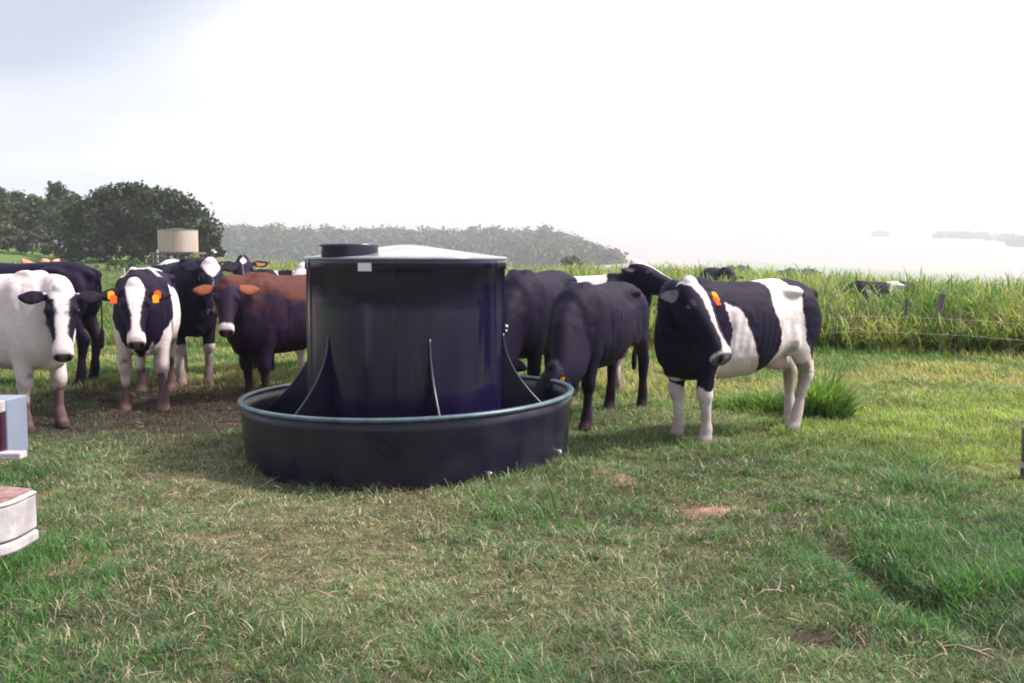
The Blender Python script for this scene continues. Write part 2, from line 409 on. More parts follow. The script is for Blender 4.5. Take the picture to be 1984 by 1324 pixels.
def ellipsoid(c, r, rot=None, n=14, mm=9):
    st = []
    for i in range(mm):
        t = -math.cos(math.pi * (i + .5) / mm); s_ = math.sqrt(1 - t * t)
        cc = Vector((t * r[0], 0, 0)); S = Vector((0, r[1] * s_, 0)); U = Vector((0, 0, r[2] * s_))
        if rot: cc, S, U = rot @ cc, rot @ S, rot @ U
        st.append((Vector(c) + cc, S, U, U))
    return loft(st, n)
def poly_sd(x, z, poly):
    p = np.array(poly, float); d2 = np.full(len(x), 1e9); inside = np.zeros(len(x), bool)
    for i in range(len(p)):
        a = p[i]; b = p[(i + 1) % len(p)]; e = b - a
        wx_, wz_ = x - a[0], z - a[1]; t = np.clip((wx_ * e[0] + wz_ * e[1]) / max(e @ e, 1e-9), 0, 1)
        d2 = np.minimum(d2, (wx_ - e[0] * t) ** 2 + (wz_ - e[1] * t) ** 2)
        c = ((a[1] > z) != (b[1] > z)) & (x < (b[0] - a[0]) * (z - a[1]) / (b[1] - a[1] + 1e-12) + a[0]); inside ^= c
    return np.where(inside, np.sqrt(d2), -np.sqrt(d2))
BLK = np.array([.008, .004, .020]); WHT = np.array([.76, .66, .68])
HEAD = [(-.05, .00, -.09, .05), (-.02, .03, -.12, .078), (.03, .052, -.15, .095), (.10, .062, -.19, .112), (.17, .060, -.215, .118), (.24, .052, -.215, .108), (.32, .042, -.195, .088),
        (.40, .034, -.165, .073), (.47, .030, -.145, .070), (.53, .024, -.135, .075), (.57, .006, -.125, .072), (.595, -.02, -.11, .055), (.605, -.045, -.09, .03)]
def make_cow(px, D, phi, label, poll, hyaw, hpit, hroll=0, s=1.0, pat=None, tags=(), feet=None, ear=(0, 0), vox=.0115, tail=True, group='cattle gathered round the trough', loc=None, sink=0, base=None, cat='cow', name='cow', zlow=None, hs=1.02):
    """phi: compass of the body (deg, forward = (cos, sin)); poll: local place of the top of the head; head yaw in world degrees"""
    X0 = wx(px, D) if loc is None else loc[0]
    g = hz(X0, D) - sink
    root = empty(name, (X0, D, g), R(phi)); root.scale = (s, s, s)
    tag(root, label, cat, group)
    pr = []
    add = lambda q: pr.append(q)
    Vx, Vy, Vz = Vector((1, 0, 0)), Vector((0, 1, 0)), Vector((0, 0, 1))
    T = [(-.86, 1.25, 1.02, .08), (-.81, 1.32, .90, .17), (-.70, 1.365, .78, .235), (-.55, 1.39, .70, .27), (-.40, 1.40, .65, .29), (-.2, 1.385, .575, .325), (0, 1.37, .525, .355),
         (.2, 1.37, .515, .355), (.38, 1.385, .515, .33), (.52, 1.405, .515, .305), (.66, 1.39, .525, .275), (.78, 1.32, .56, .235), (.87, 1.20, .63, .17), (.91, 1.1, .78, .10)]
    st = []
    for x, zt, zb, hw in T:
        hw *= .91; zb += .012
        zc = zb + (zt - zb) * .46
        st.append((Vector((x, 0, zc)), Vy * hw, Vz * (zt - zc), Vz * (zc - zb)))
    add(loft(st, 28, 2.25))
    for sy in (-1, 1):
        add(ellipsoid((-.44, sy * .185, 1.28), (.15, .08, .055)))
        add(ellipsoid((-.82, sy * .10, 1.235), (.06, .045, .06)))
        add(ellipsoid((-.62, sy * .165, 1.0), (.215, .105, .30)))
        add(ellipsoid((-.40, sy * .215, .86), (.12, .075, .16)))
        add(ellipsoid((.56, sy * .17, 1.07), (.15, .095, .27), Matrix.Rotation(R(-15), 3, 'Y')))
        add(ellipsoid((.74, sy * .13, .93), (.10, .09, .14)))
        add(ellipsoid((.54, sy * .075, 1.36), (.13, .05, .06)))
        add(ellipsoid((-.38, sy * .07, .66), (.13, .07, .09)))
        for tx_ in (-.30, -.43):
            add(loft([(Vector((tx_, sy * .07, .60)), Vx * .014, Vy * .014, Vy * .014), (Vector((tx_, sy * .075, .535)), Vx * .011, Vy * .011, Vy * .011)], 8))
    add(ellipsoid((.74, 0, .64), (.14, .10, .11)))
    # legs
    fl = [((.60, .16, 1.0), .12, .075), ((.575, .18, .80), .115, .08), ((.58, .178, .68), .10, .078), ((.60, .165, .54), .072, .062), ((.615, .16, .46), .066, .064), ((.612, .158, .41), .065, .063), ((.60, .155, .34), .043, .042), ((.598, .152, .2), .037, .037),
          ((.60, .15, .13), .050, .050), ((.61, .15, .085), .049, .049), ((.625, .15, .045), .060, .055), ((.635, .15, .0), .070, .062)]
    hl = [((-.55, .15, 1.1), .21, .095), ((-.56, .175, .90), .19, .085), ((-.60, .18, .76), .155, .085), ((-.68, .175, .65), .105, .066), ((-.745, .165, .57), .078, .055), ((-.768, .16, .51), .075, .056), ((-.755, .158, .44), .056, .050), ((-.735, .155, .30), .040, .038),
          ((-.725, .152, .17), .050, .048), ((-.715, .15, .10), .051, .050), ((-.695, .15, .05), .061, .056), ((-.68, .15, .0), .071, .062)]
    feet = feet or [(0, 0)] * 4
    for li, (src, sy) in enumerate(((fl, 1), (fl, -1), (hl, 1), (hl, -1))):
        dx, dy = feet[li]; st = []
        for (x, y, z), rx, ry in src:
            if z < .6: rx *= 1.12; ry *= 1.12
            k = max(0, (1.0 - z)) ** 1.0
            st.append((Vector((x + dx * k, sy * y + dy * k, z)), Vy * ry, Vx * rx, Vx * rx))
        add(loft(st[::-1], 16))
    # head frame
    yl = R(hyaw - phi); p_ = R(hpit)
    f = Vector((math.cos(yl) * math.cos(p_), math.sin(yl) * math.cos(p_), math.sin(p_)))
    l = Vector((-math.sin(yl), math.cos(yl), 0)); u = f.cross(l)
    rm = Matrix.Rotation(R(hroll), 3, f); l = rm @ l; u = rm @ u
    Hm = Matrix((f, l, u)).transposed(); PO = Vector(poll)
    hp = lambda a, b, c: PO + Hm @ (Vector((a, b, c)) * hs)
    add(loft([(hp(x, 0, (zt + zb) / 2 + .01), l * hw * hs * 1.10, u * ((zt - zb) / 2 - .01) * hs, u * ((zt - zb) / 2 + .01) * hs) for x, zt, zb, hw in HEAD], 20, 2.4))
    add(ellipsoid(hp(-.01, 0, .02), (.07, .07, .05), Hm))
    eyes = []; earax = []
    for sy in (-1, 1):
        add(ellipsoid(hp(.175, sy * .100, .012), (.05, .034, .034), Hm))
        add(ellipsoid(hp(.20, sy * .075, -.13), (.10, .045, .075), Hm))
        add(ellipsoid(hp(.555, sy * .045, -.035), (.035, .035, .035), Hm))
        eyes.append(hp(.185, sy * .120, .000))
        dr, bk = ear
        ed = (l * sy * math.cos(R(dr)) + u * (-.10) - f * math.sin(R(-dr)) - f * bk).normalized()
        ef = (f - ed * f.dot(ed)).normalized(); en = ed.cross(ef)
        earax.append((np.array(hp(.035, sy * .085, -.035)), np.array(ed), np.array(ef), np.array(en)))
        ST = []
        for t, wd, of in ((0, .028, 0), (.035, .034, 0), (.08, .056, .008), (.125, .064, .012), (.17, .055, .012), (.205, .034, .008), (.228, .012, .002)):
            ST.append((hp(.035, sy * .085, -.035) + ed * t * 1.08 + ef * of, ef * wd * 1.08, en * .017, en * .017))
        add(loft(ST, 12))
    # neck
    low = PO.z < 1.0
    P0 = Vector((.56, 0, 1.03)); P3 = hp(.09, 0, -.095); dN = (f + u * .8).normalized()
    B1 = P0 + Vector((.30, 0, -.02 if low else .12)); B2 = P3 - dN * .22
    st = []
    for i in range(9):
        t = i / 8; a, b, c_, d = (1 - t) ** 3, 3 * t * (1 - t) ** 2, 3 * t * t * (1 - t), t ** 3
        P = P0 * a + B1 * b + B2 * c_ + P3 * d
        tg = ((B1 - P0) * (1 - t) ** 2 + (B2 - B1) * 2 * t * (1 - t) + (P3 - B2) * t * t).normalized()
        S = (Vy * (1 - t) + l * t).normalized(); S = (S - tg * S.dot(tg)).normalized(); U = tg.cross(S)
        hh = .335 * (1 - t) + .135 * t + .0; hw = .195 * (1 - t) ** 1.3 + .105 * (1 - (1 - t) ** 1.3)
        sag = 1 + .14 * math.sin(math.pi * t)
        st.append((P, S * hw, U * hh, U * hh * sag))
    add(loft(st, 20, 2.15))
    if tail:
        pts = [(-.80, 0, 1.33, .035), (-.875, 0, 1.28, .030), (-.905, .01, 1.12, .022), (-.91, .015, .85, .018), (-.915, .02, .66, .018), (-.91, .02, .58, .032), (-.905, .02, .48, .038), (-.90, .02, .40, .02)]
        add(loft([(Vector(q[:3]), Vy * q[3], Vx * q[3], Vx * q[3]) for q in pts], 10))
    V_ = []; F_ = []
    for vs, fs in pr:
        b = len(V_); V_ += [tuple(q) for q in vs]; F_ += [tuple(i + b for i in q) for q in fs]
    me = bpy.data.meshes.new('tmp'); me.from_pydata(V_, [], F_); me.update()
    import bmesh
    bm = bmesh.new(); bm.from_mesh(me); bmesh.ops.recalc_face_normals(bm, faces=bm.faces); bm.to_mesh(me); bm.free()
    ob = bpy.data.objects.new('tmp', me); C.objects.link(ob)
    md = ob.modifiers.new('r', 'REMESH'); md.mode = 'VOXEL'; md.voxel_size = vox; md.use_smooth_shade = True
    dg = bpy.context.evaluated_depsgraph_get(); dg.update()
    res = bpy.data.meshes.new_from_object(ob.evaluated_get(dg)); bpy.data.objects.remove(ob); bpy.data.meshes.remove(me)
    nv = len(res.vertices); co = np.empty(nv * 3, np.float32); res.vertices.foreach_get('co', co); co = co.reshape(-1, 3).astype(float)
    ne = len(res.edges); ed = np.empty(ne * 2, np.int32); res.edges.foreach_get('vertices', ed); ed = ed.reshape(-1, 2)
    Hi = np.array(Hm).T; hc = (co - np.array(PO)) @ Hi.T / hs
    headd = np.maximum.reduce([-(hc[:, 0] + .08), hc[:, 0] - .66, np.abs(hc[:, 2] + .07) - .22])
    isear = np.zeros(nv, bool); earn = np.zeros(nv)
    for e0, e1, e2, e3 in earax:
        t = (co - e0) @ e1; dd = np.linalg.norm(co - e0 - t[:, None] * e1, axis=1); dv = co - e0; q_ = (t > .05) & (t < .27) & (np.abs(dv @ e2) < .085) & (np.abs(dv @ e3) < .03); isear |= q_; earn = np.where(q_, t, earn)
    neckd = hc[:, 0] - .22 * ss(-hc[:, 2], .05, .22)
    hwd = np.interp(hc[:, 0], [a[0] for a in HEAD], [a[3] for a in HEAD]); zbt = np.interp(hc[:, 0], [a[0] for a in HEAD], [a[2] for a in HEAD])
    headd = np.maximum.reduce([headd, np.abs(hc[:, 1]) - hwd * 1.1 - .022, zbt - hc[:, 2] - .05])
    ish = (headd < 0) & (neckd > -.07)
    wgt = np.where(ish, .22, 1.0); wgt = np.where(isear, .1, wgt); wgt = np.where(co[:, 2] < .45, .35, wgt)
    deg = np.bincount(ed.ravel(), minlength=nv).astype(float)
    for it in range(int(10 * .0115 / vox * 1.0) + 2):
        avg = np.empty_like(co)
        for k in range(3):
            avg[:, k] = (np.bincount(ed[:, 0], co[ed[:, 1], k], nv) + np.bincount(ed[:, 1], co[ed[:, 0], k], nv)) / np.maximum(deg, 1)
        co += (avg - co) * (wgt * .75)[:, None]
    # skin relief: ribs, muscle
    hc = (co - np.array(PO)) @ Hi.T / hs
    cen = np.c_[co[:, 0], np.zeros(nv), np.full(nv, .98)]; nd = co - cen; nd /= np.maximum(np.linalg.norm(nd, axis=1), 1e-6)[:, None]
    body = (~ish) & (co[:, 2] > .55)
    rib = np.sin((co[:, 0] + .18 * (co[:, 2] - 1)) * 78) * .0032 * (.3 + fbm(co, 3, 19)) * ss(co[:, 0], -.25, -.1) * (1 - ss(co[:, 0], .35, .5)) * ss(co[:, 2], .72, .85) * (1 - ss(co[:, 2], 1.15, 1.28))
    mus = (fbm(co, 5.0, 5) - .5) * .026 + (fbm(co, 14.0, 8) - .5) * .007
    side_ = ss(np.abs(co[:, 1]), .10, .18)
    gz = lambda cx, cz, rx, rz: np.exp(-((co[:, 0] - cx) / rx) ** 2 - ((co[:, 2] - cz) / rz) ** 2)
    hol = -.036 * gz(-.20, 1.22, .13, .08) * side_ - .016 * gz(.40, .98, .035, .22) * side_ - .020 * gz(-.36, .90, .045, .14) * side_ - .014 * gz(-.62, 1.30, .12, .05) * side_ + .012 * gz(.56, 1.22, .05, .14) * side_
    wr = (fbm(np.c_[co[:, 0] * 16 + co[:, 2] * 6, co[:, 1] * 3, co[:, 2] * 4], 1.0, 15) - .5) * .016 * ss(co[:, 0], .48, .62) * (co[:, 2] > .62)
    co += nd * ((rib + mus + hol + wr) * body)[:, None]
    res.vertices.foreach_set('co', co.astype(np.float32).ravel()); res.update()
    # colouring of the coat
    pat = pat or {}
    wp = np.c_[fbm(co, 7, 21), fbm(co, 7, 22), fbm(co, 7, 23)] - .5; wf = np.c_[fbm(co, 40, 24), fbm(co, 40, 25), fbm(co, 40, 26)] - .5
    q = co + wp * .06 + wf * .03
    B0 = base[0] if base else BLK
    white = np.full(nv, 1.0 if pat.get('base') == 'w' else 0.0)
    for side, val, poly in pat.get('body', ()):
        sdv = poly_sd(q[:, 0], q[:, 2], poly); a = ss(sdv, -.005, .005)
        if side == 2: a = ss(poly_sd(q[:, 1], q[:, 2], poly), -.005, .005) * ss(co[:, 0], .45, .5)
        elif side: a = a * ss(co[:, 1] * side, -.02, .01)
        white = white * (1 - a) + val * a
    hq = hc + wp * .03 + wf * .02
    hb = pat.get('head', 'b'); hw_ = np.full(nv, 1.0 if hb == 'w' else 0.0)
    bl = pat.get('blaze')
    if bl:
        xs = [b[0] for b in bl]; wv = np.interp(hq[:, 0], xs, [b[1] for b in bl]); cv = np.interp(hq[:, 0], xs, [b[2] if len(b) > 2 else 0 for b in bl])
        a = ss(wv - np.abs(hq[:, 1] - cv), -.008, .008) * ss(hq[:, 2], -.06, -.04); hw_ = np.maximum(hw_, a)
    for sgn, val, poly in pat.get('face', ()):       # polygons on the sides of the face: (hx, hz)
        a = ss(poly_sd(hq[:, 0], hq[:, 2], poly), -.008, .008) * ss(hq[:, 1] * sgn, .0, .03) if sgn else ss(poly_sd(hq[:, 0], hq[:, 2], poly), -.008, .008)
        hw_ = hw_ * (1 - a) + val * a
    mz = pat.get('muzzle', .47)
    hw_ = np.maximum(hw_, ss(hq[:, 0], mz - .01, mz + .01))
    ew = 1.0 if pat.get('ear') == 'w' else 0.0
    hw_ = np.where(isear, ew, hw_)
    bld = ss(neckd + wp[:, 0] * .04, -.075, -.055) * (headd < 0.01)
    white = white * (1 - bld) + hw_ * bld; white = np.where(isear, ew, white)
    Wc = base[1] if base and len(base) > 1 else WHT
    cb = np.tile(B0, (nv, 1))
    if base and len(base) > 2:                        # second ground colour low on the body and on the face
        zz = co[:, 2] + wp[:, 0] * .5; cb = mixv(cb, base[2], np.clip((1 - ss(zz, 1.0, 1.34)) + bld * ss(hc[:, 0], .03, .12) * .9, 0, 1))
        cb = np.where((isear)[:, None], base[3][None], cb)
    cb = cb * (.75 + .6 * fbm(co, 5, 71))[:, None]
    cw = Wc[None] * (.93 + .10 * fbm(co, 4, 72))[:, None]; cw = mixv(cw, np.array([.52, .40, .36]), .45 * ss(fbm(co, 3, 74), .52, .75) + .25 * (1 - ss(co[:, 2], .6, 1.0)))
    colr = mixv(cb, cw, white)
    pinkish = np.array([.55, .34, .34])
    udd = np.exp(-((co[:, 0] + .37) / .16) ** 2 - ((co[:, 2] - .62) / .11) ** 2 - (co[:, 1] / .2) ** 2); colr = mixv(colr, pinkish, np.clip(udd * 1.1, 0, .85) * (co[:, 2] < .8))
    # mud and stain low on the legs
    mudc = np.array([.065, .019, .019]); ml = pat.get('mud_shade', .5); mm_ = ml * ss(fbm(co, 6, 33) + (.30 - co[:, 2]) * 1.6, .32, .74) * (co[:, 2] < .55)
    colr = mixv(colr, mudc, np.clip(mm_, 0, .9))
    kn = np.exp(-((co[:, 2] - .43) / .05) ** 2) * (co[:, 0] > .4); colr = mixv(colr, mudc, kn * .25 * ml * ss(fbm(co, 12, 39), .4, .6))
    colr = mixv(colr, np.array([.20, .12, .11]) if pat.get('body') else np.array([.05, .03, .04]), (1 - ss(co[:, 2], .035, .075)) * .85)
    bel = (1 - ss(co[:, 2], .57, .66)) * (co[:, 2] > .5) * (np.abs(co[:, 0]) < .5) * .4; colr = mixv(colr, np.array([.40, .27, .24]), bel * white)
    dng = ss(fbm(co, 5, 83), .60, .70) * ss(-co[:, 0], -.1, .5) * (1 - ss(co[:, 2], .9, 1.15)) * ss(co[:, 2], .15, .55); colr = mixv(colr, np.array([.13, .08, .06]), dng * .6 * white + dng * .12)
    # muzzle, nostrils, mouth, lids, inner ears
    nose = ss(hc[:, 0], .555, .57) * ss(hc[:, 2], -.105, -.095) * (headd < .02); nc = np.array(pat.get('nose', (.10, .06, .07)))
    colr = mixv(colr, nc, nose * .92)
    for sy in (-1, 1):
        e = np.exp(-(((hc[:, 0] - .585) / .03) ** 2 + ((hc[:, 1] - sy * .045) / .017) ** 2 + ((hc[:, 2] + .03) / .035) ** 2)); colr = mixv(colr, np.array([.01, .004, .01]), np.clip(e * 1.6, 0, 1))
        e = np.exp(-(((hc[:, 0] - .185) / .036) ** 2 + ((hc[:, 1] - sy * .12) / .05) ** 2 + ((hc[:, 2]) / .028) ** 2) ** 2); colr = mixv(colr, np.array([.03, .02, .03]), np.clip(e, 0, 1) * .9)
    mo = np.exp(-((hc[:, 2] + .10) / .006) ** 2) * ss(hc[:, 0], .40, .43) * (headd < .02); colr = mixv(colr, np.array([.02, .01, .02]), mo * .9)
    fx = hc[:, 2] + .035 + .0
    inn = isear & (hc[:, 2] > -.04) & (earn > .08) & (earn < .20) & (np.abs(hc[:, 0] - .06) < .05)
    ic = np.array(pat.get('inner', (.02, .012, .02))); colr = np.where(inn[:, None], colr * .35 + ic[None] * .65, colr)
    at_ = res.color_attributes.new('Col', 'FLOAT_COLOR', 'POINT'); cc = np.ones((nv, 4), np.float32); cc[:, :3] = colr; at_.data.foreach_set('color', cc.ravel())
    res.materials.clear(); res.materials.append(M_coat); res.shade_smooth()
    ob = bpy.data.objects.new('body', res); res.name = 'cow_body'; C.objects.link(ob); ob.parent = root
    for e in eyes:
        b = MB(); vs, fs = ellipsoid(e, (.027, .020, .022), Hm, 12, 8); b.add(vs, fs); b.build('eye', M_eye, root, smooth=True)
    for sy, cols in tags:
        for k, mname in enumerate(cols):
            b = MB(); c0 = hp(.10 + .045 * k, sy * (.20 - .02 * k), .00 + .005 * k)
            b2 = Vector(c0); fr = [(-.034, -.03), (.036, -.026), (.036, .026), (-.034, .03), (-.05, .012), (-.05, -.012)]
            up_, rt = f, l; nn = u
            vs = [b2 + up_ * p[0] + rt * p[1] + nn * o_ for o_ in (-.003, .003) for p in fr]
            b.add(vs, [tuple(range(6))[::-1], tuple(range(6, 12))] + [(j, (j + 1) % 6, (j + 1) % 6 + 6, j + 6) for j in range(6)])
            b.build('ear_tag', M_tagy if mname == 'y' else M_tago, root)
    return root

W_LEGS = [(-1.2, -.2), (1.2, -.2), (1.2, .58), (-1.2, .58)]
HERO = dict(head='b', muzzle=.545, nose=(.09, .10, .10), mud_shade=.35, blaze=[(-.08, .10), (0, .080, .01), (.04, .055, .012), (.12, .040, .014), (.25, .024, .012), (.36, .013, .008), (.44, .010, .006), (.50, .022), (.54, .04), (.6, .08)],
            body=[(0, 1, [(.44, 1.2), (.41, 1.08), (.39, .98), (.40, .80), (.46, .71), (.55, .56), (.3, .4), (-.06, .4), (.03, .66), (.17, .87), (.22, 1.06), (.34, 1.17)]),
                  (0, 1, [(.10, 1.45), (-.10, 1.37), (-.17, 1.28), (-.14, 1.11), (-.20, .93), (-.21, .77), (-.15, .66), (-.15, .5), (-.3, -.2), (-1.2, -.2), (-1.2, .62), (-.66, .66), (-.58, .79), (-.55, .94), (-.51, 1.12), (-.52, 1.28), (-.42, 1.36), (-.34, 1.45), (-.3, 1.6), (.10, 1.6)]),
                  (0, 1, [(.3, -.2), (1.2, -.2), (1.2, .57), (.8, .56), (.68, .51), (.6, .46), (.5, .51), (.45, .6), (.3, .6)])])
ALLW = dict(base='w', head='w', muzzle=.46, nose=(.07, .04, .06), mud_shade=1.3, body=[], ear='b',
            face=[(0, 0, [(.10, .05), (.22, .055), (.42, .02), (.46, -.02), (.44, -.17), (.20, -.25), (-.02, -.16), (.02, -.02)])], )
ALLW['blaze'] = [(-.1, .2), (.0, .2), (.05, .12), (.10, .085), (.2, .068), (.3, .055), (.4, .045), (.45, .07), (.6, .1)]
FRONTW = dict(head='b', muzzle=.47, nose=(.10, .05, .06), mud_shade=1.4, blaze=[(-.1, .03), (-.02, .07), (.03, .085), (.1, .08), (.2, .06), (.3, .04), (.4, .034), (.45, .045), (.6, .1)],
              body=[(0, 1, [(-1.2, -.2), (.45, -.2), (.48, 1.1), (.52, 1.6), (-1.2, 1.6)]), (1, 0, [(-.9, 1.0), (-.2, 1.15), (.3, 1.2), (.5, 1.33), (.1, 1.36), (-.5, 1.36), (-.9, 1.25)]),
                    (0, 1, [(.45, -.2), (1.2, -.2), (1.2, .66), (.86, .72), (.80, .62), (.76, .80), (.45, .9)]), (0, 1, [(.50, 1.30), (.62, 1.32), (.70, 1.6), (.4, 1.6)]), (2, 0, [(-.22, 1.1), (.22, 1.1), (.12, .72), (.0, .50), (-.12, .72)])])
BLACK = dict(mud_shade=.2, muzzle=.54, nose=(.12, .07, .08))
STAR = dict(muzzle=.55, mud_shade=.3, blaze=[(-.1, 0), (.0, .0), (.03, .035), (.08, .04), (.12, .02), (.14, 0), (.6, 0)], inner=(.5, .2, .05),
            body=[(0, 1, [(-.1, .9), (.3, 1.0), (.45, 1.3), (.5, 1.6), (-.1, 1.6)]), (0, 1, [(-1.2, .9), (-.5, .9), (-.5, 1.6), (-1.2, 1.6)])])
MIXED = dict(muzzle=.54, mud_shade=.8, blaze=[(-.1, .06), (0, .07), (.08, .05), (.2, .02), (.4, .008), (.52, .01), (.6, .03)], inner=(.12, .02, .03),
             body=[(0, 1, [(-.95, .5), (-.45, .5), (-.5, 1.6), (-.95, 1.6)]), (0, 1, [(.1, 1.25), (.45, 1.2), (.5, 1.6), (0, 1.6)]), (0, 1, W_LEGS)])
PALEHEAD = dict(head='w', muzzle=.4, mud_shade=.5, ear='b', base='w', body=[(0, 0, [(-.6, .8), (.1, .8), (.2, 1.6), (-.7, 1.6)])])
EMIX = dict(muzzle=.56, mud_shade=.7, ear='b', blaze=[(-.1, .09), (0, .09), (.08, .08), (.16, .05), (.2, 0), (.6, 0)], body=[(0, 1, [(-.4, 1.33), (.0, 1.34), (.0, 1.6), (-.4, 1.6)]), (0, 1, [(-1.2, -.2), (1.2, -.2), (1.2, .45), (-1.2, .45)])])
BROWN = dict(muzzle=.50, nose=(.05, .03, .05), mud_shade=.45, inner=(.30, .10, .05))
BRN = (np.array([.085, .024, .020]), np.array([.62, .52, .52]), np.array([.014, .005, .022]), np.array([.24, .075, .035]))
TAN = (np.array([.50, .25, .17]), np.array([.7, .5, .42]))

make_cow(0, 8.78, -147, 'black and white cow standing side on beside the trough with turned head and yellow tag', (.86, .26, 1.35), -54, -52, s=1.0, hs=1.17, pat=HERO, tags=((1, 'yo'),), loc=(2.02,), feet=[(-.05, .02), (-.02, 0), (.17, .0), (-.13, .0)], ear=(8, 0), vox=.009)
make_cow(0, 9.35, -22, 'white cow with black ears and black cheeks at the left edge', (1.04, -.16, 1.24), -66, -64, s=1.04, pat=ALLW, loc=(-4.92,), feet=[(.05, 0), (-.05, 0), (0, 0), (0, 0)], ear=(0, .05), vox=.009)
make_cow(0, 10.98, -75, 'black and white cow facing forward with a white blaze and muddy forelegs', (1.05, -.02, 1.24), -68, -62, s=1.06, pat=FRONTW, tags=((-1, 'yo'), (1, 'oy')), loc=(-4.02,), feet=[(.05, .03), (-.03, -.03), (0, .0), (.0, .0)], ear=(10, .0), vox=.0095)
make_cow(0, 11.5, -124, 'brown cow with tan ears and a white ringed muzzle facing forward', (1.02, .08, 1.30), -76, -56, s=1.05, hs=.96, pat=BROWN, base=BRN, loc=(-2.50,), feet=[(.0, .0), (-.06, .0), (0, 0), (0, 0)], ear=(2, .0), vox=.010)
make_cow(0, 12.95, -60, 'black cow whose pale forehead shows just above the ears of the brown cow', (1.02, .10, 1.34), -66, -55, s=1.12, pat=EMIX, loc=(-4.30,), ear=(-18, .0), vox=.012)
make_cow(0, 14.3, -125, 'black headed cow with a white star looking over the brown cow', (.86, -.05, 1.52), -75, -42, s=1.05, pat=STAR, loc=(-3.1,), ear=(-14, 0), vox=.012)
make_cow(0, 13.4, -95, 'pale faced cow with a black ear half hidden behind the left side of the tank', (.86, -.02, 1.42), -92, -50, s=1.03, pat=PALEHEAD, loc=(-2.52,), ear=(-8, .0), vox=.012)
make_cow(0, 12.4, 176, 'black cow seen from its rump behind the white cow', (1.05, 0, 1.30), 180, -40, s=1.1, pat=BLACK, loc=(-6.08,), vox=.012, sink=-.02)
make_cow(0, 14.6, -40, 'tan cow showing only its ear and poll over the back of a black cow', (.90, -.06, 1.44), -40, -45, s=1.05, pat=dict(muzzle=.5), base=TAN, loc=(-7.2,), ear=(-38, .3), vox=.012)
make_cow(0, 9.85, -118, 'black cow drinking from the right side of the trough with a yellow ear tag', (1.22, .05, .62), -150, -62, s=.97, pat=BLACK, tags=((1, 'y'),), loc=(.88,), feet=[(.10, 0), (-.10, 0), (-.12, 0), (.10, 0)], ear=(25, .0), vox=.0095)
make_cow(0, 10.85, -111, 'black cow drinking close against the right side of the tank', (1.20, 0, .66), -112, -60, s=1.06, pat=BLACK, loc=(.30,), ear=(25, 0), vox=.011)
make_cow(0, 12.0, -8, 'black and white cow lifting its head over the backs of the drinking cows', (.80, -.10, 1.50), -26, -24, s=1.02, hs=1.12, pat=MIXED, loc=(.66,), ear=(-4, .2), vox=.011)
make_cow(0, 25.0, -80, 'black cow far off with only its back above the tall grass', (.9, 0, 1.22), -85, -30, s=.98, pat=BLACK, loc=(wx(1390, 25),), vox=.02, group='cattle out in the tall grass', tail=False)
make_cow(0, 20.5, 177, 'black and white cow grazing in the tall grass right of the standing cow', (1.05, .05, .98), 200, -40, s=.81, pat=dict(HERO, head='b'), loc=(wx(1706, 20.5),), vox=.018, group='cattle out in the tall grass', tail=False)

# ------------------------------------------------------------------ grass
def blades(name, P, h, wd, az, lean, colr, mat_, seg=3, droop=1.0):
    """P (n,3) roots; lean = how far the tip travels sideways, relative to the height"""
    n = len(P); k = seg; ca, sa = np.cos(az), np.sin(az)
    V = np.empty((n, 2 * k + 1, 3), np.float32)
    for j in range(k + 1):
        t = j / k
        off = lean * h * (t ** 1.7); z = h * (t - .28 * droop * np.clip(lean, 0, 2) * t ** 3)
        cx = P[:, 0] + ca * off; cy = P[:, 1] + sa * off; cz = P[:, 2] + z
        if j == k: V[:, 2 * k] = np.stack([cx, cy, cz], -1); break
        w_ = wd * (1 - .75 * t ** 1.5) * .5
        V[:, 2 * j] = np.stack([cx - sa * w_, cy + ca * w_, cz], -1); V[:, 2 * j + 1] = np.stack([cx + sa * w_, cy - ca * w_, cz], -1)
    b = (np.arange(n) * (2 * k + 1))[:, None]
    q = np.concatenate([b + np.array([[2 * j, 2 * j + 1, 2 * j + 3, 2 * j + 2]]) for j in range(k - 1)]) if k > 1 else None
    t_ = b + np.array([[2 * k - 2, 2 * k - 1, 2 * k]])
    cc = np.repeat(colr, 2 * k + 1, 0)
    return np_mesh(name, V.reshape(-1, 3), tris=t_, quads=q, col=cc, mat=mat_)
def fan(n, d0, d1, a0=-.60, a1=.60, pw=1.0):
    d = d0 + (d1 - d0) * rng.random(n) ** pw; a = a0 + (a1 - a0) * rng.random(n)
    return a * d, d
def outside_trough(x, y, r=1.36): return np.hypot(x - TX, y - TY) > r
GREEN = np.array([.130, .210, .090]); DKG = np.array([.040, .150, .052]); LIME = np.array([.34, .42, .08]); STR = np.array([.62, .49, .38]); BRNC = np.array([.11, .06, .06])
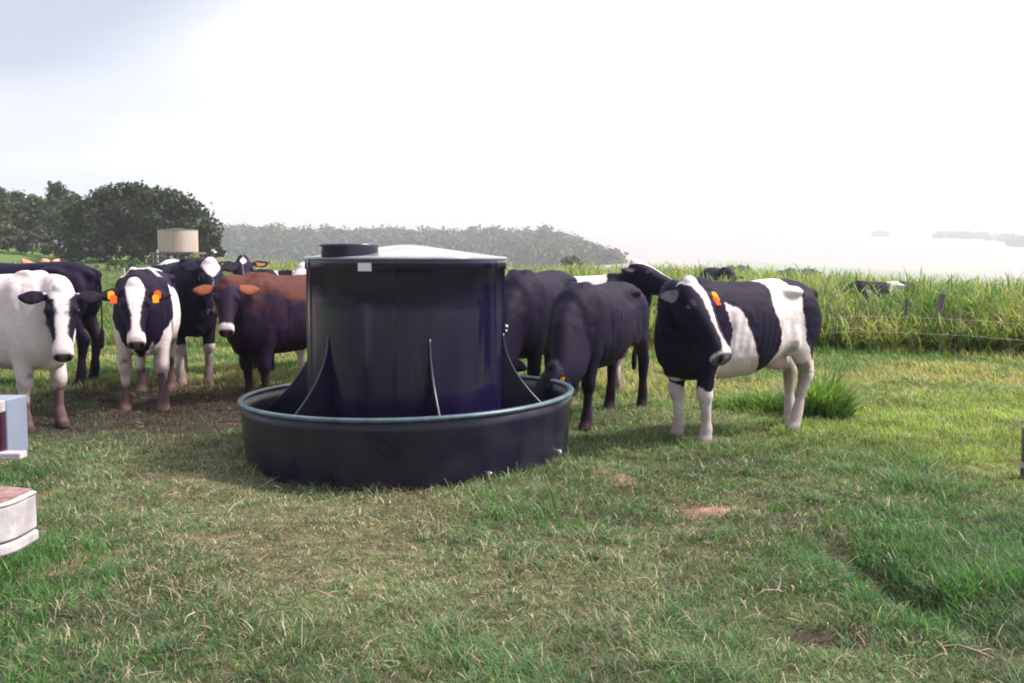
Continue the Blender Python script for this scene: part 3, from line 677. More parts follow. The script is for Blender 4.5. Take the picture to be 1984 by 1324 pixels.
def short_grass():
    n = 640000
    x, y = fan(n, 3.0, 19, -.70, .70, pw=1.15)
    ncl = n // 14; cx, cy = fan(ncl, 3.0, 19, -.70, .70, pw=1.15); pick = rng.integers(0, ncl, n); m_ = rng.random(n) < .55
    sp = .018 + .0022 * y
    x = np.where(m_, cx[pick] + rng.normal(0, 1, n) * sp, x); y = np.where(m_, cy[pick] + rng.normal(0, 1, n) * sp, y)
    keep = outside_trough(x, y, 1.305); x, y, m_, pick = x[keep], y[keep], m_[keep], pick[keep]; n = len(x)
    lush, sunny, straw, bare = fields(x, y)
    mud_shade = np.exp(-((x + 3.1) / 3.0) ** 4 - ((y - 10.5) / 1.9) ** 4) * (.6 + .5 * vn(np.c_[x, y], 2.0, 44))  # mask of the shade below the left-hand cattle, also thins the blades
    keep = rng.random(n) > np.clip(bare * .93 + mud_shade * .25, 0, .97)
    x, y, m_, pick, lush, sunny, straw, mud_shade = [q[keep] for q in (x, y, m_, pick, lush, sunny, straw, mud_shade)]; n = len(x)
    clh = .7 + .6 * rng.random(ncl)
    tall = fbm(np.c_[x, y], 2.2, 88); tuss = ss(fbm(np.c_[x, y], 3.6, 89), .50, .66); blot = fbm(np.c_[x, y], 1.3, 90)
    h = (.022 + .034 * rng.random(n) + .055 * np.clip(lush, 0, 1) * rng.random(n) + .05 * ss(tall, .52, .75) * rng.random(n) + .02 * sunny + .05 * tuss * rng.random(n)) * np.where(m_, clh[pick] * 1.25, .8) * (1 - .45 * straw)
    near_tr = np.exp(-((np.hypot(x - TX, y - TY) - 1.36) / .06) ** 2); h = h * (1 + 1.1 * near_tr * (rng.random(n) > .5))
    wd = (.0022 + .0026 * rng.random(n)) * (.8 + y * .11)
    az = rng.random(n) * 6.283; lean = .35 + 1.2 * rng.random(n) ** 1.2 + .5 * straw
    c = np.tile(GREEN, (n, 1)); c = mixv(c, DKG, np.clip(lush, 0, 1) * .85); c = mixv(c, LIME, sunny * .85)
    c = c * (.45 + 1.1 * blot)[:, None]; c = mixv(c, DKG * 1.1, tuss * .35)
    isst = rng.random(n) < np.clip(.04 + .34 * straw + .07 * (1 - lush), 0, .8); c = np.where(isst[:, None], STR * (.45 + .65 * rng.random((n, 1))), c)
    dead = ss(fbm(np.c_[x, y], 3.1, 99), .60, .68); c = mixv(c, BRNC * .8, dead * .35); h = h * (1 - .2 * dead) * .86; isb = rng.random(n) < .12; c = np.where(isb[:, None], BRNC, c)
    c = mixv(c, BRNC * .45, np.clip(mud_shade * 1.1, 0, .9))  # that cattle shade darkens the blade colour
    c = c * (.65 + .7 * rng.random((n, 1))) * np.where(m_, .75 + .5 * rng.random(ncl)[pick], 1)[:, None]
    P = np.c_[x, y, height(x[None], y[None])[0] - .004]
    o = blades('short_grass', P, h, wd, az, lean, c, M_grass); tag(o, 'grazed pasture grass with dry stems, short and patchy', 'grass', kind='stuff')
short_grass()
def lush_tufts():
    # longer soft grass in the hollow at the lower right and clumps at the lower left
    ncl = 2600; x, y = fan(ncl * 12, 3.1, 13); lu = fields(x, y)[0]; keep = rng.random(len(x)) < np.clip(lu - .18, 0, 1) ** 1.6 * .55; x, y, lu = x[keep], y[keep], lu[keep]
    per = 15; x = np.repeat(x, per) + rng.normal(0, .04, len(x) * per); y = np.repeat(y, per) + rng.normal(0, .035, len(y) * per); n = len(x)
    kk = outside_trough(x, y, 1.4); x, y = x[kk], y[kk]; n = len(x)
    h = (.04 + .08 * rng.random(n)) * (.6 + .8 * fbm(np.c_[x, y], 1.7, 66)); c = mixv(np.tile(np.array([.055, .19, .045]), (n, 1)), np.array([.16, .26, .07]), rng.random(n) ** 2) * (.6 + .7 * rng.random((n, 1)))
    P = np.c_[x, y, height(x[None], y[None])[0] - .005]
    o = blades('lush_grass', P, h, .004 + .003 * rng.random(n), rng.random(n) * 6.283, .3 + .8 * rng.random(n), c, M_grass); tag(o, 'longer soft green grass growing in patches', 'grass', kind='stuff')
lush_tufts()
def litter():
    n = 2600; x, y = fan(n, 3.1, 13, pw=1.3); keep = outside_trough(x, y, 1.42); x, y = x[keep], y[keep]
    l_, s_, st_, b_ = fields(x, y); keep = rng.random(len(x)) < .25 + .8 * st_; x, y = x[keep], y[keep]; n = len(x)
    b = MB(); z = height(x[None], y[None])[0]; cols = []
    for i in range(n):
        L_ = random.uniform(.02, .09) * (2.0 if random.random() < .05 else 1); a = random.uniform(0, 6.28); k = random.uniform(-1, 1); up = random.uniform(.0, .5)
        p = []
        for t in (0, .5, 1): p.append((x[i] + L_ * t * math.cos(a + k * t), y[i] + L_ * t * math.sin(a + k * t), z[i] + .018 + random.uniform(0, .012) + L_ * t * up))
        c0 = len(b.v); b.tube(p, [.0009 + .00018 * y[i]] * 2 + [.0006], 3, cap=False); cols += [np.array([.55, .42, .30]) * random.uniform(.5, 1.15)] * (len(b.v) - c0)
    o = np_mesh('straw_litter', np.array(b.v), quads=np.array(b.f), col=np.array(cols), mat=M_straw); tag(o, 'pale dry stems scattered over the grazed grass', 'straw', kind='stuff')
litter()
def sticks():
    for k, (px, py, L_, az, lb) in enumerate(((612, 1180, .20, -.5, 'pale dry twig lying in the grass left of the middle foreground'), (1900, 1290, .22, -.7, 'pale forked twig in the lower right corner'), (352, 1240, .10, 1.3, 'short pale twig in the lower left foreground'), (1505, 1172, .16, .25, 'pale twig in the grass below the bare patch'), (122, 1072, .13, -.3, 'pale twig beside the dusty bumper'))):
        D = 1.6 * 1929 / (py - 500); x = wx(px, D); g = hz(x, D) + .035; root = empty('dry_twig', (x, D, g), az); tag(root, lb, 'twig', 'dry twigs in the grass')
        rr_ = random.Random(k); P = [(-.5 * L_, 0, -.01), (-.15 * L_, .05 * L_, .012), (.2 * L_, -.06 * L_, .016), (.5 * L_, .04 * L_, -.008)]
        b = MB(); b.tube(P, [.0042, .004, .003, .002], 7); b.build('stem', M_twig, root, smooth=True)
        b = MB(); b.tube([P[2], (.35 * L_, .14 * L_, .02), (.42 * L_, .22 * L_, .012)], [.0026, .002, .0012], 6); b.build('side_shoot', M_twig, root, smooth=True)
sticks()
def edgeY(x): return 16.0 - .26 * (x - 8)       # where the tall grass begins (fence line)
def tall_grass():
    def batch(n, off0, off1, pw, xm=(-.26, .62)):
        a = rng.random(n) * (xm[1] - xm[0]) + xm[0]
        # solve for edge along each ray, then go past it
        e = (16 + .26 * 8) / (1 + .26 * a); d = e + off0 + (off1 - off0) * rng.random(n) ** pw
        return a * d, d, d - e
    x1, y1, o1 = batch(66000, 0, 7, 1.3); x2, y2, o2 = batch(95000, 6, 52, 1.25)
    x = np.r_[x1, x2]; y = np.r_[y1, y2]; of = np.r_[o1, o2]; n = len(x)
    ncl = 5200; k = rng.integers(0, ncl, n); ca = rng.random(ncl); cb = rng.random(ncl)
    x = np.round(x / .35 + rng.normal(0, .30, n)) * .35 + rng.normal(0, .07, n); y = np.round(y / .35) * .35 + rng.normal(0, .08, n)
    P2 = np.c_[x, y]; n1 = fbm(P2, .5, 91); n2 = fbm(P2, 1.7, 92)
    keep = (rng.random(n) < .45 + 1.0 * n1) & (y > edgeY(x) - .3 + 1.5 * (n1 - .5)); x, y, of, P2, n1, n2 = [q[keep] for q in (x, y, of, P2, n1, n2)]; n = len(x)
    h = (.50 + .68 * rng.random(n)) * (.55 + .95 * n1) * (.75 + .5 * n2); h = h * (.62 + .38 * ss(of, 0, 1.6))
    wd = (.010 + .019 * rng.random(n)) * (.8 + y * .028)
    c = mixv(np.tile(np.array([.07, .135, .035]), (n, 1)), np.array([.24, .27, .07]), np.clip(rng.random(n) * .8 + (n2 - .5), 0, 1))
    c = mixv(c, np.array([.25, .26, .09]), ss(y, 20, 45) * .7); c = mixv(c, np.array([.045, .11, .04]), ss(n2, .52, .66) * .7); c = mixv(c, np.array([.33, .31, .13]), ss(fbm(P2, 1.1, 93), .56, .7) * .6)
    yl = rng.random(n) < .10; c = np.where(yl[:, None], np.array([.36, .30, .13]), c); br = rng.random(n) < .05; c = np.where(br[:, None], np.array([.12, .05, .06]), c)
    c = c * (.85 + .95 * rng.random((n, 1)))
    # leaves springing from up the stems as well as from the roots
    lift = np.where(rng.random(n) < .78, rng.random(n) * .75 * h + .06 * (of < 1.0), 0)
    P = np.c_[x, y, height(x[None], y[None])[0] + lift]
    o = blades('tall_grass', P, (h - lift) * .55 + .24, wd, rng.random(n) * 6.283, .25 + 1.5 * rng.random(n) ** 1.2, c, M_grass, seg=4); tag(o, 'waist high green pasture grass beyond the fence', 'tall grass', kind='stuff')
    # thin brown stalks showing under the leaves along the edge
    n = 9000; a = rng.random(n) * .88 - .26; e = 18.08 / (1 + .26 * a); y = e + .1 + rng.random(n) * 1.3; x = a * y
    h = .25 + .65 * rng.random(n); c = mixv(np.tile(np.array([.10, .045, .05]), (n, 1)), np.array([.30, .26, .13]), rng.random(n) ** 2)
    P = np.c_[x, y, height(x[None], y[None])[0]]
    o = blades('grass_stalks', P, h, .010 + .008 * rng.random(n), rng.random(n) * 6.283, .05 + .5 * rng.random(n) ** 2, c, M_straw, seg=2); tag(o, 'brown stalks at the foot of the tall grass', 'stalks', kind='stuff')
tall_grass()
def pasture():
    n = 60000; x, y = fan(n, 18, 75, -.62, -.1, 1.2); n1 = fbm(np.c_[x, y], .3, 95)
    keep = (x < -.20 * y) | (y < edgeY(x)); x, y, n1 = x[keep], y[keep], n1[keep]; n = len(x)
    c = mixv(np.tile(np.array([.10, .16, .045]), (n, 1)), np.array([.20, .22, .08]), n1) * (.7 + .6 * rng.random((n, 1)))
    P = np.c_[x, y, height(x[None], y[None])[0]]
    o = blades('pasture_grass', P, (.08 + .14 * rng.random(n)) * (.7 + n1), .012 + .0012 * y, rng.random(n) * 6.28, .3 + .6 * rng.random(n), c, M_grass, seg=2); tag(o, 'light green pasture grass behind the herd', 'grass', kind='stuff')
    n = 70000; a = rng.random(n) * 1.22 - .60; y = 10.5 + rng.random(n) * 9; x = a * y; keep = (y < edgeY(x) + .3) & (rng.random(n) < ss(y, 10.5, 13)); x, y = x[keep], y[keep]; n = len(x); n1 = fbm(np.c_[x, y], .9, 97)
    P = np.c_[x, y, height(x[None], y[None])[0]]; c = mixv(np.tile(np.array([.13, .23, .05]), (n, 1)), np.array([.42, .37, .16]), ss(n1, .42, .62)) * (.65 + .6 * rng.random((n, 1)))
    edge_ = ss(y - edgeY(x), -.9, 0); mud_shade = np.exp(-((x + 3.1) / 3.0) ** 4 - ((y - 10.5) / 1.9) ** 4); c = mixv(c, BRNC * .5, np.clip(mud_shade, 0, .85))  # the same cattle shade painted into the verge blades
    o = blades('verge_grass', P, (.05 + .07 * rng.random(n)) * (.7 + .6 * n1) * (1 + 1.6 * edge_), .010 + .008 * rng.random(n), rng.random(n) * 6.28, .4 + .7 * rng.random(n), c, M_grass, seg=2); tag(o, 'yellow green grass in front of the fence', 'grass', kind='stuff')
pasture()
def clump(px, D, rx, ry, hh, n, label):
    X0 = wx(px, D); a = rng.random(n) * 6.283; r = np.sqrt(rng.random(n)); x = X0 + rx * r * np.cos(a); y = D + ry * r * np.sin(a)
    h = hh * (.3 + .75 * rng.random(n)) * (1.1 - .75 * r) * (.6 + .8 * fbm(np.c_[x, y], 5, 7)); z0 = height(x[None], y[None])[0]
    c = mixv(np.tile(np.array([.09, .20, .05]), (n, 1)), np.array([.26, .33, .09]), rng.random(n) ** 1.6) * (.65 + .6 * rng.random((n, 1)))
    o = blades('grass_clump', np.c_[x, y, z0], h, .010 + .012 * rng.random(n), a + rng.normal(0, .9, n), .2 + 1.1 * rng.random(n), c, M_grass, seg=4)
    tag(o, label, 'grass clump')
clump(1592, 9.95, .30, .22, .82, 1300, 'tall clump of green grass behind the hind legs of the side on cow')
clump(1490, 10.6, .60, .35, .30, 1500, 'low leafy grass clump under the belly of the side on cow')

# ------------------------------------------------------------------ trees and bushes
def leaf_cloud(lobes, n, size, c1, c2, shell=.55, flat=1.0, seed=1):
    r_ = np.random.default_rng(seed); vol = np.array([a[1][0] * a[1][1] * a[1][2] for a in lobes]) ** .72; k = r_.choice(len(lobes), n, p=vol / vol.sum())
    cen = np.array([a[0] for a in lobes])[k]; rad = np.array([a[1] for a in lobes])[k]
    d = r_.normal(0, 1, (n, 3)); d /= np.linalg.norm(d, axis=1)[:, None]; rr = (shell + (1 - shell) * r_.random(n)) * (1 + .12 * r_.normal(0, 1, n))
    p = cen + d * rad * rr[:, None]
    keep = fbm(p, 2.2 / max(size, .05) * .12, seed) > .36; p = p[keep]; d = d[keep]; n = len(p); k = k[keep]
    nn = d + r_.normal(0, .8, (n, 3)); nn /= np.linalg.norm(nn, axis=1)[:, None]; t = np.cross(nn, r_.normal(0, 1, (n, 3))); t /= np.linalg.norm(t, axis=1)[:, None]; b = np.cross(nn, t)
    s = size * (.6 + .8 * r_.random(n))[:, None]
    V = np.stack([p - t * s * .5, p + b * s * .32, p + t * s * .5, p - b * s * .32], 1).reshape(-1, 3)
    Q = np.arange(n * 4).reshape(-1, 4)
    tone = r_.random(len(lobes))[k]; c = mixv(np.tile(c1, (n, 1)), c2, np.clip(.6 * tone + .5 * r_.random(n) - .05, 0, 1)) * (.7 + .6 * r_.random((n, 1)))
    return V, Q, np.repeat(c, 4, 0)
def tree(name, X0, Y0, H, W, lobes_n, n, size, c1, c2, label, cat='tree', trunk_r=.25, cz=(.35, 1.0), group=None, seed=1, shape='dome', z0=None, shell=.55):
    r_ = random.Random(seed); g = hz(X0, Y0) if z0 is None else z0; root = empty(name, (X0, Y0, g)); tag(root, label, cat, group)
    lobes = []
    for i in range(lobes_n):
        if shape == 'dome':
            a = r_.uniform(0, 6.283); e = r_.uniform(0, 1); q = math.sqrt(r_.uniform(0, 1))
            x, y = math.cos(a) * q * W * .43, math.sin(a) * q * W * .43
            top = H * (cz[0] + (cz[1] - cz[0] - .12) * math.sqrt(max(0, 1 - (q * .93) ** 2))); z = top if e > .35 else H * cz[0] * .8 + (top - H * cz[0] * .8) * r_.random()
            s = W * r_.uniform(.085, .14); lobes.append(((x, y, z), (s, s, s * .78)))
        else:
            t = (i + .5) / lobes_n; z = H * (cz[0] + (cz[1] - cz[0]) * t * .93); a = i * 2.4 + r_.random(); q = W * .36 * math.sin(math.pi * (.15 + .8 * t)) * r_.uniform(.5, 1)
            s = W * r_.uniform(.15, .26); lobes.append(((q * math.cos(a), q * math.sin(a), z), (s, s, s * .7)))
    V, Q, c = leaf_cloud(lobes, n, size, c1, c2, seed=seed, shell=shell)
    o = np_mesh('crown', V, quads=Q, col=c, mat=M_leaf, smooth=False); o.parent = root
    b = MB(); tz = H * cz[0] * 1.05
    b.tube([(0, 0, -.2), (trunk_r * .2, 0, tz * .5), (trunk_r * .4, 0, tz), (trunk_r * .2, 0, H * .8)], [trunk_r * 1.25, trunk_r, trunk_r * .75, trunk_r * .2], 10)
    for (cx, cy, z), _ in lobes[:14]: b.tube([(trunk_r * .3, 0, tz * .8), (cx * .5, cy * .5, (tz + z) * .5), (cx, cy, z)], [trunk_r * .4, trunk_r * .25, trunk_r * .08], 6)
    b.build('trunk', M_bark, root, smooth=True)
    return root
DT1, DT2 = np.array([.012, .014, .014]), np.array([.042, .055, .022])
tree('spreading_tree', wx(268, 92), 92, 7.2, 14.2, 120, 30000, .42, DT1, DT2, 'big dark dome shaped tree behind the herd at the left', trunk_r=.6, cz=(.20, .99), seed=5, z0=.9, shell=.35)
tree('spreading_tree', wx(403, 88), 88, 3.9, 2.9, 22, 3200, .30, DT1 * 1.2, DT2 * 1.2, 'smaller rounded tree at the right foot of the dark dome shaped tree', trunk_r=.2, cz=(.25, .98), seed=8, z0=1.0)
G1, G2 = np.array([.045, .065, .035]), np.array([.13, .14, .07])
LT = [(6, 108, 6.2, 4.0, 'leftmost gum tree of the row at the left edge'), (38, 112, 6.0, 4.6, 'rounded gum tree, second from the left edge'), (75, 110, 5.7, 4.4, 'thin topped gum tree in the middle of the row at the left'), (118, 107, 7.4, 4.4, 'tallest gum tree of the row, standing against the big dome shaped tree'), (98, 116, 5.6, 4.5, 'hazy gum tree behind the tallest one of the row'), (148, 104, 6.3, 4.0, 'gum tree partly hidden by the big dome shaped tree')]
for k, (px, D, H, W, lb) in enumerate(LT):
    tree('gum_tree', wx(px, D), D, H, W, 16, 3300, .42, G1, G2, lb, trunk_r=.16, cz=(.22, 1.0), group='gum trees at the left edge', seed=20 + k, shape='column', shell=.3)
for k, (px, D, H, W, lb) in enumerate([(20, 98, 2.6, 5, 'brownish scrub bush under the leftmost gum tree'), (66, 97, 2.4, 4, 'scrub bush under the middle of the gum tree row'), (112, 96, 2.5, 4, 'scrub bush next to the big dome shaped tree')]):
    tree('scrub_bush', wx(px, D), D, H, W, 12, 1500, .35, np.array([.05, .045, .04]), np.array([.12, .12, .07]), lb, 'bush', trunk_r=.06, cz=(.15, .95), group='scrub under the gum trees', seed=40 + k)
for k, (px, D, H, W, lb) in enumerate([(176, 70, 1.1, 1.5, 'small green bush left of the white post below the dome shaped tree'), (226, 70, 1.1, 1.5, 'green bush left of the pair in front of the dome shaped tree'), (258, 70, 1.15, 1.7, 'green bush beside the timber loading ramp'), (378, 66, 1.45, 2.2, 'yellow green bush in front of the rusty water tank')]):
    tree('green_bush', wx(px, D), D, H, W, 10, 1100, .16, np.array([.05, .11, .03]), np.array([.15, .22, .06]) if k < 3 else np.array([.3, .33, .1]), lb, 'bush', trunk_r=.04, cz=(.15, .95), group='green bushes in the paddock', seed=60 + k, z0=hz(wx(px, D), D) - (0 if k < 3 else -.05))
tree('lone_tree', wx(1106, 150), 150, 3.4, 3.6, 14, 1300, .5, np.array([.07, .06, .06]), np.array([.17, .14, .12]), 'lone small brown grey tree against the pale field', trunk_r=.15, cz=(.3, 1), seed=81, z0=-1.4)
for k, (px, D, H, W, z, lb) in enumerate([(1430, 190, 2.2, 5.5, -2.0, 'faint grey tree on the pale valley, above the back of the turned cow'), (1545, 170, 2.4, 7.5, -2.7, 'faint low spreading tree on the valley edge right of the standing cow')]):
    tree('distant_tree', wx(px, D), D, H, W, 12, 900, .6, np.array([.08, .09, .09]), np.array([.2, .2, .2]), lb, trunk_r=.15, cz=(.3, 1), seed=90 + k, z0=z, group='faint trees along the valley edge')
def woods():
    r_ = np.random.default_rng(11); lob = []
    n = 1500; x = r_.random(n) * 560 - 430; y = 455 + r_.random(n) ** .8 * 300; keep = (x < (.113 - .012 * r_.random(n)) * y); x, y = x[keep], y[keep]; z = height(x[None], y[None])[0]
    rad = 4.2 + 3.2 * r_.random(len(x)); 
    for a in zip(x, y, z, rad): lob.append(((a[0], a[1], a[2] + a[3] * .8), (a[3], a[3], a[3] * (.8 + .5 * r_.random()))))
    V, Q, c = leaf_cloud(lob, 190000, 2.3, np.array([.012, .038, .030]), np.array([.13, .12, .06]), seed=12, shell=.6)
    o = np_mesh('hill_forest', V, quads=Q, col=c, mat=M_leaf, smooth=False); tag(o, 'hazy wooded hillside beyond the paddock', 'forest', kind='stuff')
    lob = []
    for px, D, wd, nn in ((1870, 1650, 46, 14), (1968, 1500, 26, 8), (1700, 1900, 16, 5), (1975, 1350, 16, 5)):
        for _ in range(nn):
            X0 = wx(px + r_.normal(0, wd * .5), D); s = 6 + 4 * r_.random(); Yq = D + r_.normal(0, 25); lob.append(((X0, Yq, hz(X0, Yq) + s * .6), (s * 1.4, s, s * .8)))
    V, Q, c = leaf_cloud(lob, 6000, 4.5, np.array([.03, .06, .05]), np.array([.06, .10, .08]), seed=13)
    o = np_mesh('far_woodlots', V, quads=Q, col=c, mat=M_leaf, smooth=False); tag(o, 'faint blue tree belts on the far pale valley', 'trees', kind='stuff')
woods()

# ------------------------------------------------------------------ fences
def wire_fence():
    root = empty('wire_fence', (6, edgeY(6) - .45, 0)); tag(root, 'thin wire fence with a leaning brown post in front of the tall grass', 'fence')
    o_ = Vector((6, edgeY(6) - .45, 0))
    P = lambda x, z, off=0: Vector((x, edgeY(x) - .45 + off, hz(x, edgeY(x) - .45) + z)) - o_
    for z in (.55, .30):
        b = MB(); b.tube([P(-3.2 + k * .8, z + .03 * math.sin(k * 1.1) + (.09 * math.exp(-(k - 11) ** 2 / 4))) for k in range(20)], .003, 5); b.build('wire', M_wire, root)
    for x, hgt, lean in ((-2.6, 1.15, .05), (wx(1845, 16.3), .98, .26), (wx(1757, 17), .9, .03), (11.2, 1.2, 0)):
        b = MB(); p = P(x, 0, 1.15 if x > 4 else .25); b.tube([p + Vector((-lean * .5, 0, -.1)), p + Vector((0, 0, hgt * .5)), p + Vector((lean * .45, 0, hgt))], [.065, .06, .055] if lean > .1 else [.035, .033, .03], 9); b.build('post', M_grey_wood, root, smooth=False)
wire_fence()
def paddock_fence():
    root = empty('post_fence', (wx(90, 64), 64, 0)); tag(root, 'row of short white posts in the pasture below the gum trees', 'fence'); o_ = Vector((wx(90, 64), 64, 0))
    pts = []
    for px, D in ((-30, 64), (30, 64), (69, 64), (125, 64), (152, 60), (240, 52)):
        x = wx(px, D); z = hz(x, D); b = MB(); b.box(Vector((x, D, z + .46)) - o_, (.15 if px != 152 else .3, .15, .95)); b.build('post', M_pale_wood, root); pts.append(Vector((x, D, z + .8)) - o_)
    for dz in (0, -.35):
        b = MB(); b.tube([p + Vector((0, 0, dz)) for p in pts], .012, 4); b.build('wire', M_wire, root)
paddock_fence()
def ramp():
    D = 68; root = empty('loading_ramp', (wx(318, D), D, hz(wx(318, D), D))); tag(root, 'weathered timber cattle loading ramp left of the rusty water tank', 'loading ramp')
    rr_ = random.Random(3)
    for k, (x, h) in enumerate(((-1.1, .9), (-.75, 1.5), (-.35, 1.65), (.05, 1.3), (.5, 1.2), (.95, 1.0), (1.5, .85))):
        b = MB(); b.box((x, rr_.uniform(-.3, .3), h / 2), (.12, .12, h)); b.build('post', M_grey_wood if k % 2 else M_pale_wood, root)
    for z, x0, x1 in ((.35, -1.2, 1.6), (.7, -1.15, 1.5), (1.02, -.95, .6), (1.35, -.8, .1)):
        b = MB(); b.box(((x0 + x1) / 2, -.38, z), (x1 - x0, .06, .11)); b.build('rail', M_grey_wood, root)
    b = MB(); b.box((3.2, .6, .62), (4.2, .08, .08)); b.box((3.2, .6, .28), (4.2, .08, .08)); b.build('long_rail', M_grey_wood, root)
    for x in (2.0, 3.2, 4.4, 5.2):
        b = MB(); b.box((x, .68, .42), (.1, .07, .84)); b.build('post', M_grey_wood, root)
ramp()
def old_tank():
    D = 84; x = wx(348, D); z0 = 1.05; g = hz(x, D); r = 1.62
    root = empty('water_tank', (x, D, g)); tag(root, 'round pinkish tank with rust stains on a low stand below the dome shaped tree', 'water tank')
    b0 = 1.6 - (489 - 500) / 1929 * D - g; b1 = 1.6 + (500 - 446) / 1929 * D - g
    b = MB(); prof = [(r - .1, b0)]
    nb = 9
    for k in range(nb * 4 + 1):
        t = k / (nb * 4); prof.append((r + .003 * math.cos(t * nb * 2 * math.pi), b0 + (b1 - b0) * t))
    b.revolve(prof, 64); b.build('tank_wall', M_rust, root, smooth=True)
    b = MB(); b.revolve([(r + .05, b1 - .02), (r + .05, b1 + .03), (0.01, b1 + .12)], 48); b.build('roof', M_grey_wood, root)
    b = MB(); b.box((0, 0, b0 - .08), (3.6, 3.5, .15)); b.build('deck', M_grey_wood, root)
    for sx in (-1.5, -.5, .5, 1.5):
        b = MB(); b.box((sx, -1.5, (b0 - .16) / 2), (.22, .22, b0 - .16)); b.build('stump', M_grey_wood, root)
    for sx in (-1.5, -.5, .5, 1.5):
        b = MB(); b.box((sx, 1.5, (b0 - .16) / 2), (.22, .22, b0 - .16)); b.build('stump', M_grey_wood, root)
old_tank()
def shed():
    D = 120; x = wx(404, D); g = hz(x, D); root = empty('shed', (x, D, g)); tag(root, 'small low shed with a pale roof right of the rusty tank', 'shed')
    b = MB(); b.box((0, 0, .1), (3.0, 3, .9)); b.build('wall', M_wall, root)
    b = MB(); b.add([(-1.9, -1.8, .55), (1.9, -1.8, .55), (1.9, 1.8, .55), (-1.9, 1.8, .55), (0, -1.8, 1.15), (0, 1.8, 1.15)], [(0, 1, 4), (3, 5, 2), (0, 4, 5, 3), (1, 2, 5, 4), (0, 3, 2, 1)]); b.build('roof', M_roof, root)
shed()
def stake():
    x, D = wx(2000, 7.15), 7.15; root = empty('fence_stake', (x, D, hz(x, D))); tag(root, 'short dark timber stake at the right edge', 'stake')
    b = MB(); b.tube([(0, 0, -.1), (0, 0, .2), (-.01, 0, .37)], [.03, .028, .025], 9); b.build('post', M_grey_wood, root, smooth=True)
    b = MB(); b.tube([(0, 0, .08), (0, 0, .12)], [.036, .036], 9); b.build('band', M_pale_wood, root)
stake()

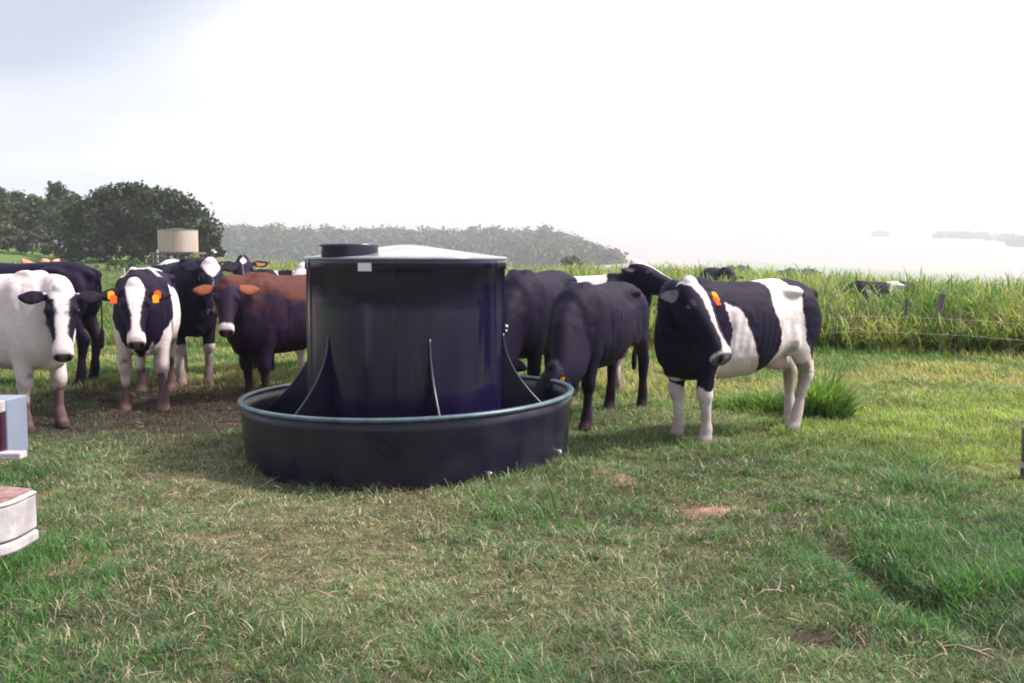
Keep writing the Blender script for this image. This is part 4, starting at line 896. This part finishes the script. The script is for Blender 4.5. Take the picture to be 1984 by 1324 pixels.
# ------------------------------------------------------------------ parked vehicle cut by the left edge
def vehicle():
    D = 3.85; X1 = wx(-6, D); root = empty('parked_vehicle', (X1 - 1.1, D + .9, hz(-2.6, 4.6))); tag(root, 'corner of a parked white vehicle with a dusty topped bumper at the left edge', 'vehicle')
    o_ = Vector(root.location)
    zt, zb = 1.6 - (982 - 500) / 1929 * D, 1.6 - (1090 - 500) / 1929 * D
    # bumper: curved end, grooved face, running away left and towards the viewer
    def strip(z0, z1, depth, extra=0):
        pts = []
        for k in range(9):
            t = k / 8; a = math.pi * .5 * t
            pts.append((X1 - .07 + (.07 + extra) * math.sin(a) , D - .02 + .14 - (.14 + extra) * math.cos(a)))
        pts = [(X1 - 1.5, D - .30 - extra), (X1 - .6, D - .17 - extra), (X1 - .2, D - .06 - extra)] + pts + [(X1 + extra, D + .25), (X1 - .16, D + .30), (X1 - 1.5, D + .05)]
        n = len(pts); vs = [(x, y, z) for z in (z0, z1) for x, y in pts]
        fs = [(k, (k + 1) % n, (k + 1) % n + n, k + n) for k in range(n)] + [tuple(range(n))[::-1], tuple(range(n, 2 * n))]
        b = MB(); b.add([Vector(v) - o_ for v in vs], fs); return b
    h = zt - zb
    bp = strip(zb + h * .24, zt - .022, 0, 0).build('bumper', M_bumper, root, bevel=.008)
    strip(zb, zb + h * .20, 0, .006).build('lower_lip', M_bumper, bp, bevel=.008)
    strip(zb + h * .20, zb + h * .24, 0, -.012).build('groove', M_grey_wood, bp)
    strip(zt - .022, zt - .008, 0, .004).build('top_lip', M_bumper, bp, bevel=.006)
    strip(zt - .007, zt, 0, -.022).build('dusty_top', M_dust, bp)
    # lamp box above, further along the flank
    D2 = 4.35; x1 = wx(47, D2); z1, z0 = 1.6 - (776 - 500) / 1929 * D2, 1.6 - (890 - 500) / 1929 * D2; xm = wx(4, D2)
    b = MB(); vs = []
    for (x, y) in ((xm, D2), (xm + .012, D2 + .16), (xm - .5, D2 + .16), (xm - .5, D2 + .0)):
        vs += [(x, y, z0), (x, y, z1)]
    n = 4; fs = [(2 * k, (2 * k + 2) % 8, (2 * k + 3) % 8, 2 * k + 1) for k in range(n)] + [tuple(range(0, 8, 2))[::-1], tuple(range(1, 8, 2))]
    b.add([Vector(v) - o_ for v in vs], fs); lb = b.build('lamp_box', M_bluegrey, root, bevel=.006)
    hh = z1 - z0
    b = MB(); b.box(Vector((xm - .26, D2 - .03, z1 - hh * .10)) - o_, (.52, .05, hh * .20)); b.build('upper_frame', M_bumper, lb, bevel=.006)
    b = MB(); b.box(Vector((xm - .22, D2 - .025, z0 + .015)) - o_, (.60, .07, .03)); b.build('lower_frame', M_bumper, lb, bevel=.006)
    b = MB(); b.box(Vector((xm - .26, D2 - .012, (z0 + z1) / 2 - hh * .06)) - o_, (.50, .03, hh * .62)); b.build('lens', M_lens, lb, bevel=.006)
    # the flank of the body outside the frame
    b = MB(); b.box(Vector((xm - 1.35, D2 + .2, .95)) - o_, (1.5, 1.0, .9)); b.build('body_panel', M_bumper, root, bevel=.05)
    b = MB(); c = Vector((xm - 1.3, D2 - .35, .36)) - o_; b.tube([c, c + Vector((0, .24, 0))], .36, 28); wh = b.build('wheel', M_eye, root, smooth=False)
    b = MB(); b.tube([c - Vector((0, .012, 0)), c + Vector((0, .1, 0))], .2, 20); b.build('hub', M_bumper, wh)
vehicle()

# ------------------------------------------------------------------ haze
def haze():
    m = bpy.data.materials.new('valley_haze'); m.use_nodes = True; t = m.node_tree
    for n in list(t.nodes):
        if n.type == 'BSDF_PRINCIPLED': t.nodes.remove(n)
    v = t.nodes.new('ShaderNodeVolumePrincipled'); v.inputs['Color'].default_value = (.82, .85, .93, 1); v.inputs['Density'].default_value = HAZE; v.inputs['Anisotropy'].default_value = .2
    t.links.new(v.outputs[0], [n for n in t.nodes if n.type == 'OUTPUT_MATERIAL'][0].inputs['Volume'])
    zlo = float(GZ.min()) - 1; zhi = float(GZ.max()) + 12
    b = MB(); b.box((0, 1000, (zlo + zhi) / 2), (12400, 12400, zhi - zlo)); o = b.build('haze', m); tag(o, 'pale blue haze over the valley', 'haze', kind='stuff')
HAZE = .0006
haze()
